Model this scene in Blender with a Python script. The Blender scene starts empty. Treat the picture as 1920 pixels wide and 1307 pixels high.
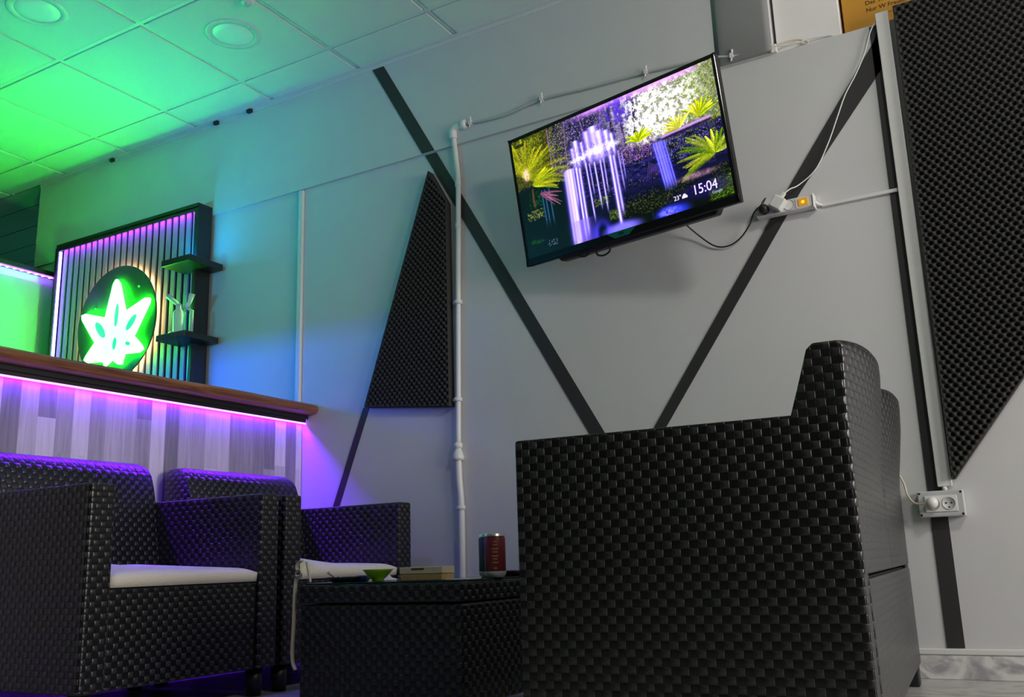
import bpy, bmesh, math, random
import numpy as np
from mathutils import Vector, Matrix

random.seed(4)
C = bpy.context.scene.collection
scn = bpy.context.scene
PI = math.pi

# ------------------------------------------------------------------ camera
cam = bpy.data.cameras.new('camera')
cam_o = bpy.data.objects.new('camera', cam)
C.objects.link(cam_o)
cam.sensor_width = 36.0
cam.lens = 1752.0 / 1920.0 * 36.0
cam.clip_start = 0.02
cam_o.matrix_world = Matrix(((0.8661063, 0.13882368, 0.48019565, 0.0),
                             (0.49881268, -0.1778854, -0.84825862, 0.0),
                             (-0.03233859, 0.97420982, -0.22331468, 0.36),
                             (0, 0, 0, 1)))
scn.camera = cam_o

# ------------------------------------------------------------------ world, exposure
w = bpy.data.worlds.new('world')
scn.world = w
w.use_nodes = True
w.node_tree.nodes['Background'].inputs[0].default_value = (0.60, 0.62, 0.66, 1)
w.node_tree.nodes['Background'].inputs[1].default_value = 0.03
scn.view_settings.view_transform = 'Standard'
scn.view_settings.look = 'None'
scn.view_settings.gamma = 1.0
scn.view_settings.use_curve_mapping = False
scn.view_settings.exposure = 0.0


def area(name, loc, aim, sx, sy, power, col, spread=PI):
    l = bpy.data.lights.new(name, 'AREA')
    l.shape = 'RECTANGLE'
    l.size, l.size_y = sx, sy
    l.energy = power
    l.color = col
    l.spread = spread
    o = bpy.data.objects.new(name, l)
    C.objects.link(o)
    o.location = loc
    o.rotation_euler = (Vector(aim) - Vector(loc)).to_track_quat('-Z', 'Y').to_euler()
    return o


# daylight through the window of the right wall
area('window_daylight', (2.70, 1.75, 1.28), (-1.5, 2.05, 0.95), 1.5, 1.1, 46, (1.0, 0.955, 0.91), math.radians(130))
# unseen fill added at the upper right to wash the television wall
area('right_fill', (0.95, 1.15, 2.50), (-0.75, 2.95, 1.25), 0.35, 0.35, 12, (1.0, 0.96, 0.92), math.radians(125))
# unseen violet light added over the armchairs to tint the cushion tops
area('violet_fill', (-2.05, 1.55, 2.52), (-2.32, 2.18, 0.40), 0.12, 0.12, 2.0, (0.16, 0.06, 1.0), math.radians(60))
# unseen fill added to lift the dark passage beyond the wall end
area('passage_fill', (-5.7, 3.9, 1.0), (-5.5, 3.6, 2.5), 0.3, 0.3, 2.2, (0.10, 1.0, 0.60))
# hidden green fill added behind the bar to tint the partition
area('partition_green_fill', (-3.45, 2.30, 0.95), (-4.55, 2.55, 1.70), 0.12, 0.12, 3.0, (0.0, 1.0, 0.06), math.radians(100))
# unseen teal and blue lights added around a board to colour the wall
area('teal_fill', (-3.35, 1.16, 1.345), (-2.95, 2.90, 2.25), 0.30, 0.05, 3.0, (0.0, 0.58, 1.0), math.radians(92))
area('blue_fill', (-3.85, 1.08, 1.284), (-3.75, 3.0, 1.15), 1.1, 0.012, 15, (0.01, 0.10, 1.0), math.radians(84))
# hidden blue fill added above the upper wall shelf for wall and ceiling
area('wall_blue_fill', (-3.36, 2.84, 1.795), (-3.20, 2.86, 2.5), 0.15, 0.03, 1.3, (0.0, 0.45, 1.0))

# ------------------------------------------------------------------ materials


def new_mat(name):
    m = bpy.data.materials.new(name)
    m.use_nodes = True
    nt = m.node_tree
    return m, nt, nt.nodes['Principled BSDF']


def nd(nt, t, **kw):
    n = nt.nodes.new(t)
    for k, v in kw.items():
        setattr(n, k, v)
    return n


def mth(nt, op, a, b=None, c=None):
    n = nt.nodes.new('ShaderNodeMath')
    n.operation = op
    for i, v in enumerate((a, b, c)):
        if v is None:
            continue
        if isinstance(v, (int, float)):
            n.inputs[i].default_value = v
        else:
            nt.links.new(v, n.inputs[i])
    return n.outputs[0]


def plain(name, col, rough=0.6, metal=0.0, noise=0.06, nscale=30.0, bump=0.0, spec=0.5, coat=0.0):
    m, nt, b = new_mat(name)
    tc = nd(nt, 'ShaderNodeTexCoord')
    nz = nd(nt, 'ShaderNodeTexNoise')
    nz.inputs['Scale'].default_value = nscale
    nz.inputs['Detail'].default_value = 4
    nt.links.new(tc.outputs['Object'], nz.inputs['Vector'])
    mx = nd(nt, 'ShaderNodeMix', data_type='RGBA')
    mx.inputs[6].default_value = tuple(max(0, c * (1 - noise)) for c in col) + (1,)
    mx.inputs[7].default_value = tuple(min(1, c * (1 + noise)) for c in col) + (1,)
    nt.links.new(nz.outputs['Fac'], mx.inputs[0])
    nt.links.new(mx.outputs[2], b.inputs['Base Color'])
    b.inputs['Roughness'].default_value = rough
    b.inputs['Metallic'].default_value = metal
    b.inputs['Specular IOR Level'].default_value = spec
    b.inputs['Coat Weight'].default_value = coat
    if bump:
        bp = nd(nt, 'ShaderNodeBump')
        bp.inputs['Strength'].default_value = 1.0
        bp.inputs['Distance'].default_value = bump
        nt.links.new(nz.outputs['Fac'], bp.inputs['Height'])
        nt.links.new(bp.outputs[0], b.inputs['Normal'])
    return m


def emit(name, col, strength):
    m, nt, b = new_mat(name)
    b.inputs['Base Color'].default_value = (0.02, 0.02, 0.02, 1)
    b.inputs['Emission Color'].default_value = tuple(col) + (1,)
    b.inputs['Emission Strength'].default_value = strength
    return m


def weave_mat(name, col_hi, col_lo, rough=0.38, cu=0.0168, cv=0.0150, bump=0.0035):
    """checker basket weave of flat plastic strands"""
    m, nt, b = new_mat(name)
    uv = nd(nt, 'ShaderNodeUVMap')
    sp = nd(nt, 'ShaderNodeSeparateXYZ')
    nt.links.new(uv.outputs[0], sp.inputs[0])
    su = mth(nt, 'SINE', mth(nt, 'MULTIPLY', sp.outputs[0], PI / cu))
    sv = mth(nt, 'SINE', mth(nt, 'MULTIPLY', sp.outputs[1], PI / cv))
    par = mth(nt, 'MULTIPLY', su, sv)
    au = mth(nt, 'POWER', mth(nt, 'ABSOLUTE', su), 0.45)
    av = mth(nt, 'POWER', mth(nt, 'ABSOLUTE', sv), 0.45)
    prof = mth(nt, 'MULTIPLY', au, av)
    up = mth(nt, 'GREATER_THAN', par, 0.0)
    h_up = mth(nt, 'MULTIPLY', mth(nt, 'MULTIPLY', prof, up), 1.0)
    h_dn = mth(nt, 'MULTIPLY', mth(nt, 'MULTIPLY', av, mth(nt, 'SUBTRACT', 1.0, up)), 0.14)
    h = mth(nt, 'ADD', h_up, h_dn)
    bp = nd(nt, 'ShaderNodeBump')
    bp.inputs['Strength'].default_value = 1.0
    bp.inputs['Distance'].default_value = bump
    nt.links.new(h, bp.inputs['Height'])
    nt.links.new(bp.outputs[0], b.inputs['Normal'])
    mx = nd(nt, 'ShaderNodeMix', data_type='RGBA')
    mx.inputs[6].default_value = tuple(col_lo) + (1,)
    mx.inputs[7].default_value = tuple(col_hi) + (1,)
    nt.links.new(h, mx.inputs[0])
    nt.links.new(mx.outputs[2], b.inputs['Base Color'])
    b.inputs['Roughness'].default_value = rough
    b.inputs['Specular IOR Level'].default_value = 0.5
    return m


def plank_mat():
    m, nt, b = new_mat('grey_plank')
    uv = nd(nt, 'ShaderNodeUVMap')
    sp = nd(nt, 'ShaderNodeSeparateXYZ')
    nt.links.new(uv.outputs[0], sp.inputs[0])
    su = mth(nt, 'DIVIDE', sp.outputs[0], 0.062)
    iu = mth(nt, 'FLOOR', su)
    wn = nd(nt, 'ShaderNodeTexWhiteNoise', noise_dimensions='1D')
    nt.links.new(iu, wn.inputs['W'])
    sv = mth(nt, 'ADD', mth(nt, 'DIVIDE', sp.outputs[1], 0.62), mth(nt, 'MULTIPLY', wn.outputs['Value'], 7.31))
    iv = mth(nt, 'FLOOR', sv)
    cx = nd(nt, 'ShaderNodeCombineXYZ')
    nt.links.new(iu, cx.inputs[0])
    nt.links.new(iv, cx.inputs[1])
    w2 = nd(nt, 'ShaderNodeTexWhiteNoise', noise_dimensions='2D')
    nt.links.new(cx.outputs[0], w2.inputs['Vector'])
    # grain
    sc = nd(nt, 'ShaderNodeMapping')
    sc.inputs['Scale'].default_value = (95, 5, 1)
    nt.links.new(uv.outputs[0], sc.inputs[0])
    off = nd(nt, 'ShaderNodeVectorMath', operation='ADD')
    nt.links.new(sc.outputs[0], off.inputs[0])
    nt.links.new(w2.outputs['Color'], off.inputs[1])
    nz = nd(nt, 'ShaderNodeTexNoise')
    nz.inputs['Scale'].default_value = 1.0
    nz.inputs['Detail'].default_value = 5
    nz.inputs['Distortion'].default_value = 0.6
    nt.links.new(off.outputs[0], nz.inputs['Vector'])
    v = mth(nt, 'ADD', mth(nt, 'MULTIPLY', w2.outputs['Value'], 0.62), mth(nt, 'MULTIPLY', nz.outputs['Fac'], 0.42))
    rp = nd(nt, 'ShaderNodeValToRGB')
    e = rp.color_ramp.elements
    e[0].position, e[0].color = 0.12, (0.17, 0.16, 0.165, 1)
    e[1].position, e[1].color = 0.95, (0.85, 0.80, 0.79, 1)
    k = e.new(0.5)
    k.color = (0.42, 0.395, 0.395, 1)
    nt.links.new(v, rp.inputs[0])
    nt.links.new(rp.outputs[0], b.inputs['Base Color'])
    b.inputs['Roughness'].default_value = 0.5
    return m


def marble_mat(name, scale, lo=(0.42, 0.42, 0.43), hi=(0.75, 0.74, 0.72), grid=None):
    m, nt, b = new_mat(name)
    tc = nd(nt, 'ShaderNodeTexCoord')
    nz = nd(nt, 'ShaderNodeTexNoise')
    nz.inputs['Scale'].default_value = scale
    nz.inputs['Detail'].default_value = 8
    nz.inputs['Distortion'].default_value = 2.2
    nt.links.new(tc.outputs['Object'], nz.inputs['Vector'])
    rp = nd(nt, 'ShaderNodeValToRGB')
    e = rp.color_ramp.elements
    e[0].position, e[0].color = 0.36, tuple(lo) + (1,)
    e[1].position, e[1].color = 0.55, tuple(hi) + (1,)
    nt.links.new(nz.outputs['Fac'], rp.inputs[0])
    out = rp.outputs[0]
    if grid:
        br = nd(nt, 'ShaderNodeTexBrick')
        br.offset = 0.0
        br.inputs['Scale'].default_value = 1.0
        br.inputs['Brick Width'].default_value = grid
        br.inputs['Row Height'].default_value = grid
        br.inputs['Mortar Size'].default_value = 0.004
        br.inputs['Color1'].default_value = (1, 1, 1, 1)
        br.inputs['Color2'].default_value = (0.96, 0.96, 0.96, 1)
        br.inputs['Mortar'].default_value = (0.45, 0.43, 0.40, 1)
        nt.links.new(tc.outputs['Object'], br.inputs['Vector'])
        mx = nd(nt, 'ShaderNodeMix', data_type='RGBA', blend_type='MULTIPLY')
        mx.inputs[0].default_value = 1.0
        nt.links.new(out, mx.inputs[6])
        nt.links.new(br.outputs['Color'], mx.inputs[7])
        out = mx.outputs[2]
    nt.links.new(out, b.inputs['Base Color'])
    b.inputs['Roughness'].default_value = 0.35
    return m


def wood_mat():
    m, nt, b = new_mat('oiled_wood')
    tc = nd(nt, 'ShaderNodeTexCoord')
    mp = nd(nt, 'ShaderNodeMapping')
    mp.inputs['Scale'].default_value = (60, 2.2, 60)
    nt.links.new(tc.outputs['Object'], mp.inputs[0])
    nz = nd(nt, 'ShaderNodeTexNoise')
    nz.inputs['Scale'].default_value = 1.0
    nz.inputs['Detail'].default_value = 6
    nz.inputs['Distortion'].default_value = 0.8
    nt.links.new(mp.outputs[0], nz.inputs['Vector'])
    rp = nd(nt, 'ShaderNodeValToRGB')
    e = rp.color_ramp.elements
    e[0].position, e[0].color = 0.30, (0.075, 0.026, 0.010, 1)
    e[1].position, e[1].color = 0.75, (0.42, 0.16, 0.05, 1)
    nt.links.new(nz.outputs['Fac'], rp.inputs[0])
    nt.links.new(rp.outputs[0], b.inputs['Base Color'])
    b.inputs['Roughness'].default_value = 0.42
    return m


def glass_mat(name, col=(0.9, 1, 0.95), rough=0.05):
    m, nt, b = new_mat(name)
    b.inputs['Base Color'].default_value = tuple(col) + (1,)
    b.inputs['Roughness'].default_value = rough
    b.inputs['Transmission Weight'].default_value = 0.6
    b.inputs['IOR'].default_value = 1.45
    return m


def tile_mat():
    m, nt, b = new_mat('ceiling_tile')
    tc = nd(nt, 'ShaderNodeTexCoord')
    nz = nd(nt, 'ShaderNodeTexNoise')
    nz.inputs['Scale'].default_value = 220
    nz.inputs['Detail'].default_value = 3
    nt.links.new(tc.outputs['Object'], nz.inputs['Vector'])
    bp = nd(nt, 'ShaderNodeBump')
    bp.inputs['Distance'].default_value = 0.0006
    nt.links.new(nz.outputs['Fac'], bp.inputs['Height'])
    nt.links.new(bp.outputs[0], b.inputs['Normal'])
    b.inputs['Base Color'].default_value = (0.70, 0.70, 0.69, 1)
    b.inputs['Roughness'].default_value = 0.9
    return m


M = {
    'wall': plain('painted_wall', (0.60, 0.60, 0.60), 0.75, noise=0.025, nscale=9, bump=0.0008),
    'dark_wall': plain('charcoal_wall', (0.10, 0.10, 0.10), 0.8),
    'partition_paint': plain('grey_partition_paint', (0.34, 0.35, 0.34), 0.7, noise=0.03),
    'wall_shade': plain('grey_wall_shade', (0.27, 0.275, 0.27), 0.7, noise=0.03),
    'niche': plain('white_wash', (0.86, 0.84, 0.83), 0.8, noise=0.02),
    'stripe': plain('charcoal_paint', (0.030, 0.029, 0.029), 0.55),
    'tile': tile_mat(),
    'tbar': plain('grid_bar', (0.66, 0.66, 0.66), 0.5, noise=0.02),
    'shaded_ceiling': plain('ceiling_shade', (0.42, 0.43, 0.42), 0.7),  # darker than the room tiles, the passage's lack of light put into the colour
    'floor': marble_mat('floor_tile', 7, (0.36, 0.355, 0.34), (0.52, 0.51, 0.49), grid=0.45),
    'skirt': marble_mat('skirting_marble', 9, (0.36, 0.36, 0.38), (0.74, 0.73, 0.71)),
    'white_plastic': plain('white_plastic', (0.72, 0.72, 0.70), 0.4, noise=0.03),
    'grey_plastic': plain('grey_plastic', (0.50, 0.51, 0.51), 0.45, noise=0.03),
    'black_plastic': plain('black_plastic', (0.012, 0.012, 0.013), 0.42, noise=0.1),
    'gloss_black': plain('gloss_black', (0.010, 0.011, 0.012), 0.15, noise=0.1),
    'weave': weave_mat('woven_resin', (0.040, 0.0395, 0.039), (0.003, 0.003, 0.0035), rough=0.33),
    'weave_sheen': weave_mat('woven_resin_sheen', (0.040, 0.0395, 0.039), (0.010, 0.010, 0.010), rough=0.30, bump=0.0022),  # same resin; sheen of the sofa back put into lighter gaps, shallower relief
    'foam': plain('acoustic_foam', (0.046, 0.046, 0.042), 0.95, noise=0.25, nscale=140, spec=0.15),
    'cushion': plain('cream_fabric', (0.80, 0.74, 0.59), 0.9, noise=0.08, nscale=240, bump=0.0012),
    'plank': plank_mat(),
    'wood': wood_mat(),
    'frame_black': plain('black_lacquer', (0.012, 0.014, 0.013), 0.4, noise=0.1),
    'slat': plain('grey_slat', (0.22, 0.225, 0.235), 0.55, noise=0.05),
    'slat_gap': plain('black_felt', (0.008, 0.008, 0.008), 0.9),
    'disc': plain('smoked_acrylic', (0.035, 0.07, 0.035), 0.5, noise=0.1, spec=0.3),
    'violet': emit('violet_led', (0.14, 0.003, 1.0), 420.0),
    'violet_soft': emit('violet_led_soft', (0.32, 0.02, 1.0), 55.0),
    'violet_dim': emit('violet_led_dim', (0.36, 0.03, 1.0), 16.0),
    'led_cover': emit('led_cover', (0.78, 0.30, 1.0), 2.6),
    'pink_led': emit('lilac_led', (0.20, 0.12, 1.0), 26.0),
    'neon': emit('green_neon', (0.012, 1.0, 0.016), 130.0),
    'neon_fill': emit('neon_sheet', (0.86, 1.0, 0.92), 1.05),
    'neon_cyan': emit('neon_window', (0.01, 0.62, 0.55), 0.8),
    'warm': emit('warm_led', (1.0, 0.62, 0.22), 26.0),
    'metal': plain('brushed_metal', (0.55, 0.54, 0.50), 0.3, 1.0),
    'maroon': plain('maroon_paint', (0.15, 0.020, 0.027), 0.38),
    'can_silver': plain('can_silver', (0.62, 0.60, 0.60), 0.35, 0.4),
    'navy': plain('teal_paint', (0.012, 0.06, 0.075), 0.38),
    'lime': plain('lime_ceramic', (0.30, 0.62, 0.015), 0.35, noise=0.04),
    'card': plain('kraft_card', (0.50, 0.33, 0.14), 0.8, noise=0.15),
    'card_light': plain('pale_card', (0.66, 0.57, 0.40), 0.8),
    'paper': plain('white_paper', (0.75, 0.73, 0.68), 0.85),
    'strap': plain('cream_leather', (0.62, 0.55, 0.40), 0.5),
    'glass': glass_mat('clear_glass'),
    'table_glass': plain('black_glass', (0.010, 0.040, 0.036), 0.08),
    'bottle_teal': plain('teal_card', (0.006, 0.07, 0.05), 0.4),
    'blue_foil': plain('blue_foil', (0.03, 0.07, 0.22), 0.35),
    'yellow_box': plain('amber_card', (0.62, 0.30, 0.03), 0.55, noise=0.08, nscale=6),
    'ink': plain('brown_ink', (0.06, 0.025, 0.008), 0.7),
    'red_ink': plain('gold_print', (0.42, 0.16, 0.10), 0.5),
    'switch': emit('amber_switch', (1.0, 0.42, 0.02), 0.55),
    'switch_lamp': emit('amber_glow', (1.0, 0.78, 0.02), 1.0),
    'led_white': emit('screen_text', (0.95, 0.86, 1.0), 1.0),
    'caption': emit('screen_caption', (0.45, 0.62, 0.68), 0.8),
    'badge': plain('badge_reflection', (0.01, 0.17, 0.13), 0.25),  # teal reflection on the badge put into its colour
    'lamp_lens': plain('lamp_lens', (0.80, 0.80, 0.80), 0.35),
    'lamp_trim': plain('lamp_trim', (0.62, 0.62, 0.62), 0.4),
}

# ------------------------------------------------------------------ geometry helpers


class MB:
    def __init__(s):
        s.v, s.f, s.smooth = [], [], []

    def add(s, vs, fs, smooth=False):
        o = len(s.v)
        s.v += [tuple(map(float, p)) for p in vs]
        s.f += [tuple(i + o for i in f) for f in fs]
        s.smooth += [smooth] * len(fs)
        return s

    def box(s, x0, x1, y0, y1, z0, z1):
        vs = [(x, y, z) for z in (z0, z1) for y in (y0, y1) for x in (x0, x1)]
        return s.add(vs, [(0, 2, 3, 1), (4, 5, 7, 6), (0, 1, 5, 4), (2, 6, 7, 3), (0, 4, 6, 2), (1, 3, 7, 5)])

    def prism(s, pts, d, smooth=False):
        """pts: 3-D polygon, d: extrusion vector"""
        n = len(pts)
        a = [Vector(p) for p in pts]
        b = [p + Vector(d) for p in a]
        nrm = Vector((0, 0, 0))
        for i in range(n):
            nrm += a[i].cross(a[(i + 1) % n])
        if nrm.dot(Vector(d)) > 0:
            a, b = b, a
        s.add(a + b, [tuple(range(n)), tuple(range(2 * n - 1, n - 1, -1))])
        s.add(a + b, [(i, i + n, (i + 1) % n + n, (i + 1) % n) for i in range(n)], smooth)
        return s

    def tube(s, path, r, n=10, closed=False, caps=True):
        P = [Vector(p) for p in path]
        m = len(P)
        rs = r if isinstance(r, (list, tuple)) else [r] * m
        rings, prev = [], None
        for i in range(m):
            if closed:
                t = (P[(i + 1) % m] - P[i - 1])
            else:
                t = P[min(i + 1, m - 1)] - P[max(i - 1, 0)]
            t.normalize()
            if prev is None:
                ref = Vector((0, 0, 1)) if abs(t.z) < 0.9 else Vector((1, 0, 0))
                nx = t.cross(ref).normalized()
            else:
                nx = (prev - t * prev.dot(t)).normalized()
            prev = nx
            ny = t.cross(nx)
            rings.append([P[i] + (nx * math.cos(2 * PI * k / n) + ny * math.sin(2 * PI * k / n)) * rs[i] for k in range(n)])
        vs = [p for ring in rings for p in ring]
        fs = []
        for i in range(m if closed else m - 1):
            j = (i + 1) % m
            for k in range(n):
                fs.append((i * n + k, i * n + (k + 1) % n, j * n + (k + 1) % n, j * n + k))
        s.add(vs, fs, True)
        if caps and not closed:
            s.add(rings[0], [tuple(range(n - 1, -1, -1))])
            s.add(rings[-1], [tuple(range(n))])
        return s

    def lathe(s, prof, n=32, c=(0, 0, 0), axis=Vector((0, 0, 1)), xref=None):
        axis = Vector(axis).normalized()
        ref = Vector(xref) if xref else (Vector((1, 0, 0)) if abs(axis.x) < 0.9 else Vector((0, 1, 0)))
        u = (ref - axis * ref.dot(axis)).normalized()
        v = axis.cross(u)
        c = Vector(c)
        vs = [c + axis * z + (u * math.cos(2 * PI * k / n) + v * math.sin(2 * PI * k / n)) * r for r, z in prof for k in range(n)]
        m = len(prof)
        fs = [(i * n + k, i * n + (k + 1) % n, (i + 1) * n + (k + 1) % n, (i + 1) * n + k) for i in range(m - 1) for k in range(n)]
        s.add(vs, fs, True)
        return s

    def grid(s, fn, nu, nv, smooth=True):
        vs = [fn(i / nu, j / nv) for j in range(nv + 1) for i in range(nu + 1)]
        fs = [(j * (nu + 1) + i, j * (nu + 1) + i + 1, (j + 1) * (nu + 1) + i + 1, (j + 1) * (nu + 1) + i) for j in range(nv) for i in range(nu)]
        return s.add(vs, fs, smooth)

    def build(s, name, mat, parent=None, bevel=0.0, seg=2, uv=True, recalc=True):
        me = bpy.data.meshes.new(name)
        me.from_pydata(s.v, [], s.f)
        me.polygons.foreach_set('use_smooth', s.smooth)
        if recalc:
            bm = bmesh.new()
            bm.from_mesh(me)
            bmesh.ops.remove_doubles(bm, verts=bm.verts, dist=1e-6)
            bmesh.ops.recalc_face_normals(bm, faces=bm.faces)
            bm.to_mesh(me)
            bm.free()
        me.materials.append(mat if not isinstance(mat, str) else M[mat])
        if uv:
            n_l = len(me.loops)
            co = np.empty(len(me.vertices) * 3)
            me.vertices.foreach_get('co', co)
            co = co.reshape(-1, 3)
            vi = np.empty(n_l, dtype=np.int32)
            me.loops.foreach_get('vertex_index', vi)
            nr = np.empty(len(me.polygons) * 3)
            me.polygons.foreach_get('normal', nr)
            nr = nr.reshape(-1, 3)
            lt = np.empty(len(me.polygons), dtype=np.int32)
            me.polygons.foreach_get('loop_total', lt)
            ax = np.repeat(np.argmax(np.abs(nr), axis=1), lt)
            p = co[vi]
            u = np.where(ax == 0, p[:, 1], p[:, 0])
            v = np.where(ax == 2, p[:, 1], p[:, 2])
            lay = me.uv_layers.new(name='UVMap')
            lay.data.foreach_set('uv', np.stack([u, v], 1).ravel().astype(np.float32))
        o = bpy.data.objects.new(name, me)
        C.objects.link(o)
        if parent:
            o.parent = parent
        if bevel:
            b = o.modifiers.new('bevel', 'BEVEL')
            b.width = bevel
            b.segments = seg
            b.limit_method = 'ANGLE'
            b.angle_limit = math.radians(35)
        return o


def tag(o, label, cat, group=None):
    o['label'] = label
    o['category'] = cat
    if group:
        o['group'] = group
    return o


def thing(name, label, cat, loc=(0, 0, 0), rz=0.0, group=None):
    o = bpy.data.objects.new(name, None)
    o.empty_display_size = 0.05
    C.objects.link(o)
    o.location = loc
    o.rotation_euler = (0, 0, rz)
    return tag(o, label, cat, group)


def struct(name, mb, mat, **kw):
    o = mb.build(name, mat, **kw)
    o['kind'] = 'structure'
    return o


def text(name, body, size, mat, parent, matrix, extrude=0.0004, align='LEFT', sx=1.0):
    cu = bpy.data.curves.new(name, 'FONT')
    cu.body = body
    cu.size = size
    cu.extrude = extrude
    cu.align_x = align
    cu.materials.append(M[mat])
    o = bpy.data.objects.new(name, cu)
    C.objects.link(o)
    bpy.context.view_layer.update()
    me = bpy.data.meshes.new_from_object(o.evaluated_get(bpy.context.evaluated_depsgraph_get()))
    bpy.data.objects.remove(o)
    me.name = name
    o = bpy.data.objects.new(name, me)
    C.objects.link(o)
    o.parent = parent
    o.matrix_local = matrix @ Matrix.Diagonal((sx, 1, 1, 1))
    return o


def dup(root, loc, rz=None, label=None):
    r = root.copy()
    C.objects.link(r)
    r.location = loc
    if rz is not None:
        r.rotation_euler = (0, 0, rz)
    if label:
        r['label'] = label
    for ch in list(root.children):
        c = ch.copy()
        C.objects.link(c)
        c.parent = r
        for g in list(ch.children):
            d = g.copy()
            C.objects.link(d)
            d.parent = c
    return r


def smooth_path(pts, n=10, closed=False):
    """Catmull-Rom"""
    P = [Vector(p) for p in pts]
    m = len(P)
    out = []
    rng = range(m) if closed else range(m - 1)
    for i in rng:
        p0 = P[(i - 1) % m] if closed or i > 0 else P[0] * 2 - P[1]
        p1, p2 = P[i], P[(i + 1) % m]
        p3 = P[(i + 2) % m] if closed or i + 2 < m else P[-1] * 2 - P[-2]
        for k in range(n):
            t = k / n
            out.append(0.5 * ((2 * p1) + (p2 - p0) * t + (2 * p0 - 5 * p1 + 4 * p2 - p3) * t * t + (3 * p1 - p0 - 3 * p2 + p3) * t ** 3))
    if not closed:
        out.append(P[-1])
    return out


# ------------------------------------------------------------------ the room
D = 3.02          # face of the lower TV wall
DU = 3.008        # face of the upper wall, a little proud of it
ZC = 2.544        # ceiling
ZS = 2.050        # seam between the lower and upper wall
XE = -4.745       # left end of the TV wall
XR, XL, YF = 2.80, -7.2, -2.4

struct('floor', MB().box(XL, XR, YF, 5.2, -0.05, 0.0), 'floor')
mb = MB()
mb.box(XE, XR, D, D + 0.17, 0.0, ZS)
struct('wall_back_lower', mb, 'wall')
mb = MB()
prof = [(XE, DU), (-0.63, DU), (-0.63, D + 0.30), (XE, D + 0.30)]
mb.prism([(x, y, ZS) for x, y in prof], (0, 0, ZC + 0.1 - ZS))
o = struct('wall_back_upper', mb, 'wall')
mb = MB()
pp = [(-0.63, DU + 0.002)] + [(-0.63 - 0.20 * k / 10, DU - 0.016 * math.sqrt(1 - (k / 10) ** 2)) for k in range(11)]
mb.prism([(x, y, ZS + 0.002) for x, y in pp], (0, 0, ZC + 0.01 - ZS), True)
struct('wall_shade_strip', mb, 'wall_shade')  # darker bulged strip: soft shade on the upper wall put into colour and shape
mb = MB()
mb.box(-0.63, XR, D + 0.17, D + 0.30, 0.0, ZC + 0.1)
struct('wall_niche', mb, 'wall')
mb = MB()
mb.box(XR, XR + 0.1, YF, 5.2, 0, 0.65).box(XR, XR + 0.1, YF, 5.2, 1.95, ZC + 0.1)
mb.box(XR, XR + 0.1, YF, 0.85, 0.65, 1.95).box(XR, XR + 0.1, 2.65, 5.2, 0.65, 1.95)
struct('wall_right', mb, 'dark_wall')
mb = MB()
for y in (0.85, 1.72, 2.60):
    mb.box(XR - 0.01, XR + 0.06, y, y + 0.05, 0.65, 1.95)
mb.box(XR - 0.01, XR + 0.06, 0.85, 2.65, 0.65, 0.70).box(XR - 0.01, XR + 0.06, 0.85, 2.65, 1.90, 1.95)
struct('window_1', mb, 'white_plastic')
struct('wall_left', MB().box(XL - 0.1, XL, YF, 5.2, 0, ZC + 0.1), 'dark_wall')
struct('wall_front', MB().box(XL, XR, YF - 0.1, YF, 0, ZC + 0.1), 'dark_wall')
struct('wall_passage', MB().box(XL, XE + 0.4, 5.2, 5.3, 0, ZC + 0.1), 'dark_wall')

# ceiling: tiles sit a little above the flanges of the grid
TX = [-1.92 - 0.517 * k for k in range(-9, 11)]
TY = [2.79 - 0.555 * k for k in range(0, 11)]
struct('ceiling', MB().box(XL, XR, YF, D, ZC + 0.010, ZC + 0.1), 'tile')
mb = MB()
xs = sorted(TX + [XL, XR])
ys = sorted(TY + [D, YF])
g = 0.0125
for i in range(len(xs) - 1):
    for j in range(len(ys) - 1):
        if xs[i + 1] - xs[i] > 0.06 and ys[j + 1] - ys[j] > 0.06:
            x0, x1, y0, y1 = xs[i] + g, xs[i + 1] - g, ys[j] + g, ys[j + 1] - g
            mb.box(x0, x1, y0, y1, ZC - 0.001, ZC + 0.012)
struct('ceiling_tiles', mb, 'tile', bevel=0.002, seg=1)
mb = MB()
for x in TX:
    mb.box(x - 0.009, x + 0.009, YF, D, ZC + 0.003, ZC + 0.0105)
for y in TY:
    mb.box(XL, XR, y - 0.009, y + 0.009, ZC + 0.0032, ZC + 0.0107)
struct('trim_1', mb, 'tbar', uv=False)
struct('trim_2', MB().box(XE, -0.64, DU - 0.020, DU, ZC - 0.004, ZC - 0.001).box(XE, -0.64, DU - 0.003, DU, ZC - 0.022, ZC - 0.001), 'tbar')
mb = MB()
mb.box(XL, XE, D, 5.2, ZC, ZC + 0.1)
for k in range(9):
    mb.box(XL, XE, 3.18 + 0.205 * k, 3.18 + 0.205 * k + 0.006, ZC - 0.004, ZC + 0.002)
struct('ceiling_passage', mb, 'shaded_ceiling')

# skirting: marble plinth with a plain top strip
mb = MB().box(-2.72, XR, D - 0.014, D, 0.0, 0.066)
struct('baseboard_back', mb, 'skirt', bevel=0.002)
struct('trim_3', MB().box(-2.72, XR, D - 0.017, D, 0.0665, 0.083), 'white_plastic', bevel=0.003)


# painted stripes on the wall
def stripe(name, quads):
    m_ = MB()
    for y, pts in quads:
        m_.prism([(x, y, z) for x, z in pts], (0, -0.0025, 0))
    return struct(name, m_, 'stripe')


def vx(z):
    return -1.375 + (z - 0.80) * -0.5585


stripe('trim_4', [(DU, [(vx(2.544) - .031, 2.540), (vx(2.544) + .031, 2.540), (vx(2.052) + .031, 2.052), (vx(2.052) - .031, 2.052)]),
                  (D, [(vx(2.046) - .028, 2.046), (vx(2.046) + .030, 2.046), (vx(0.61) + .030, 0.61), (vx(0.61) - .028, 0.61)])])


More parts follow.
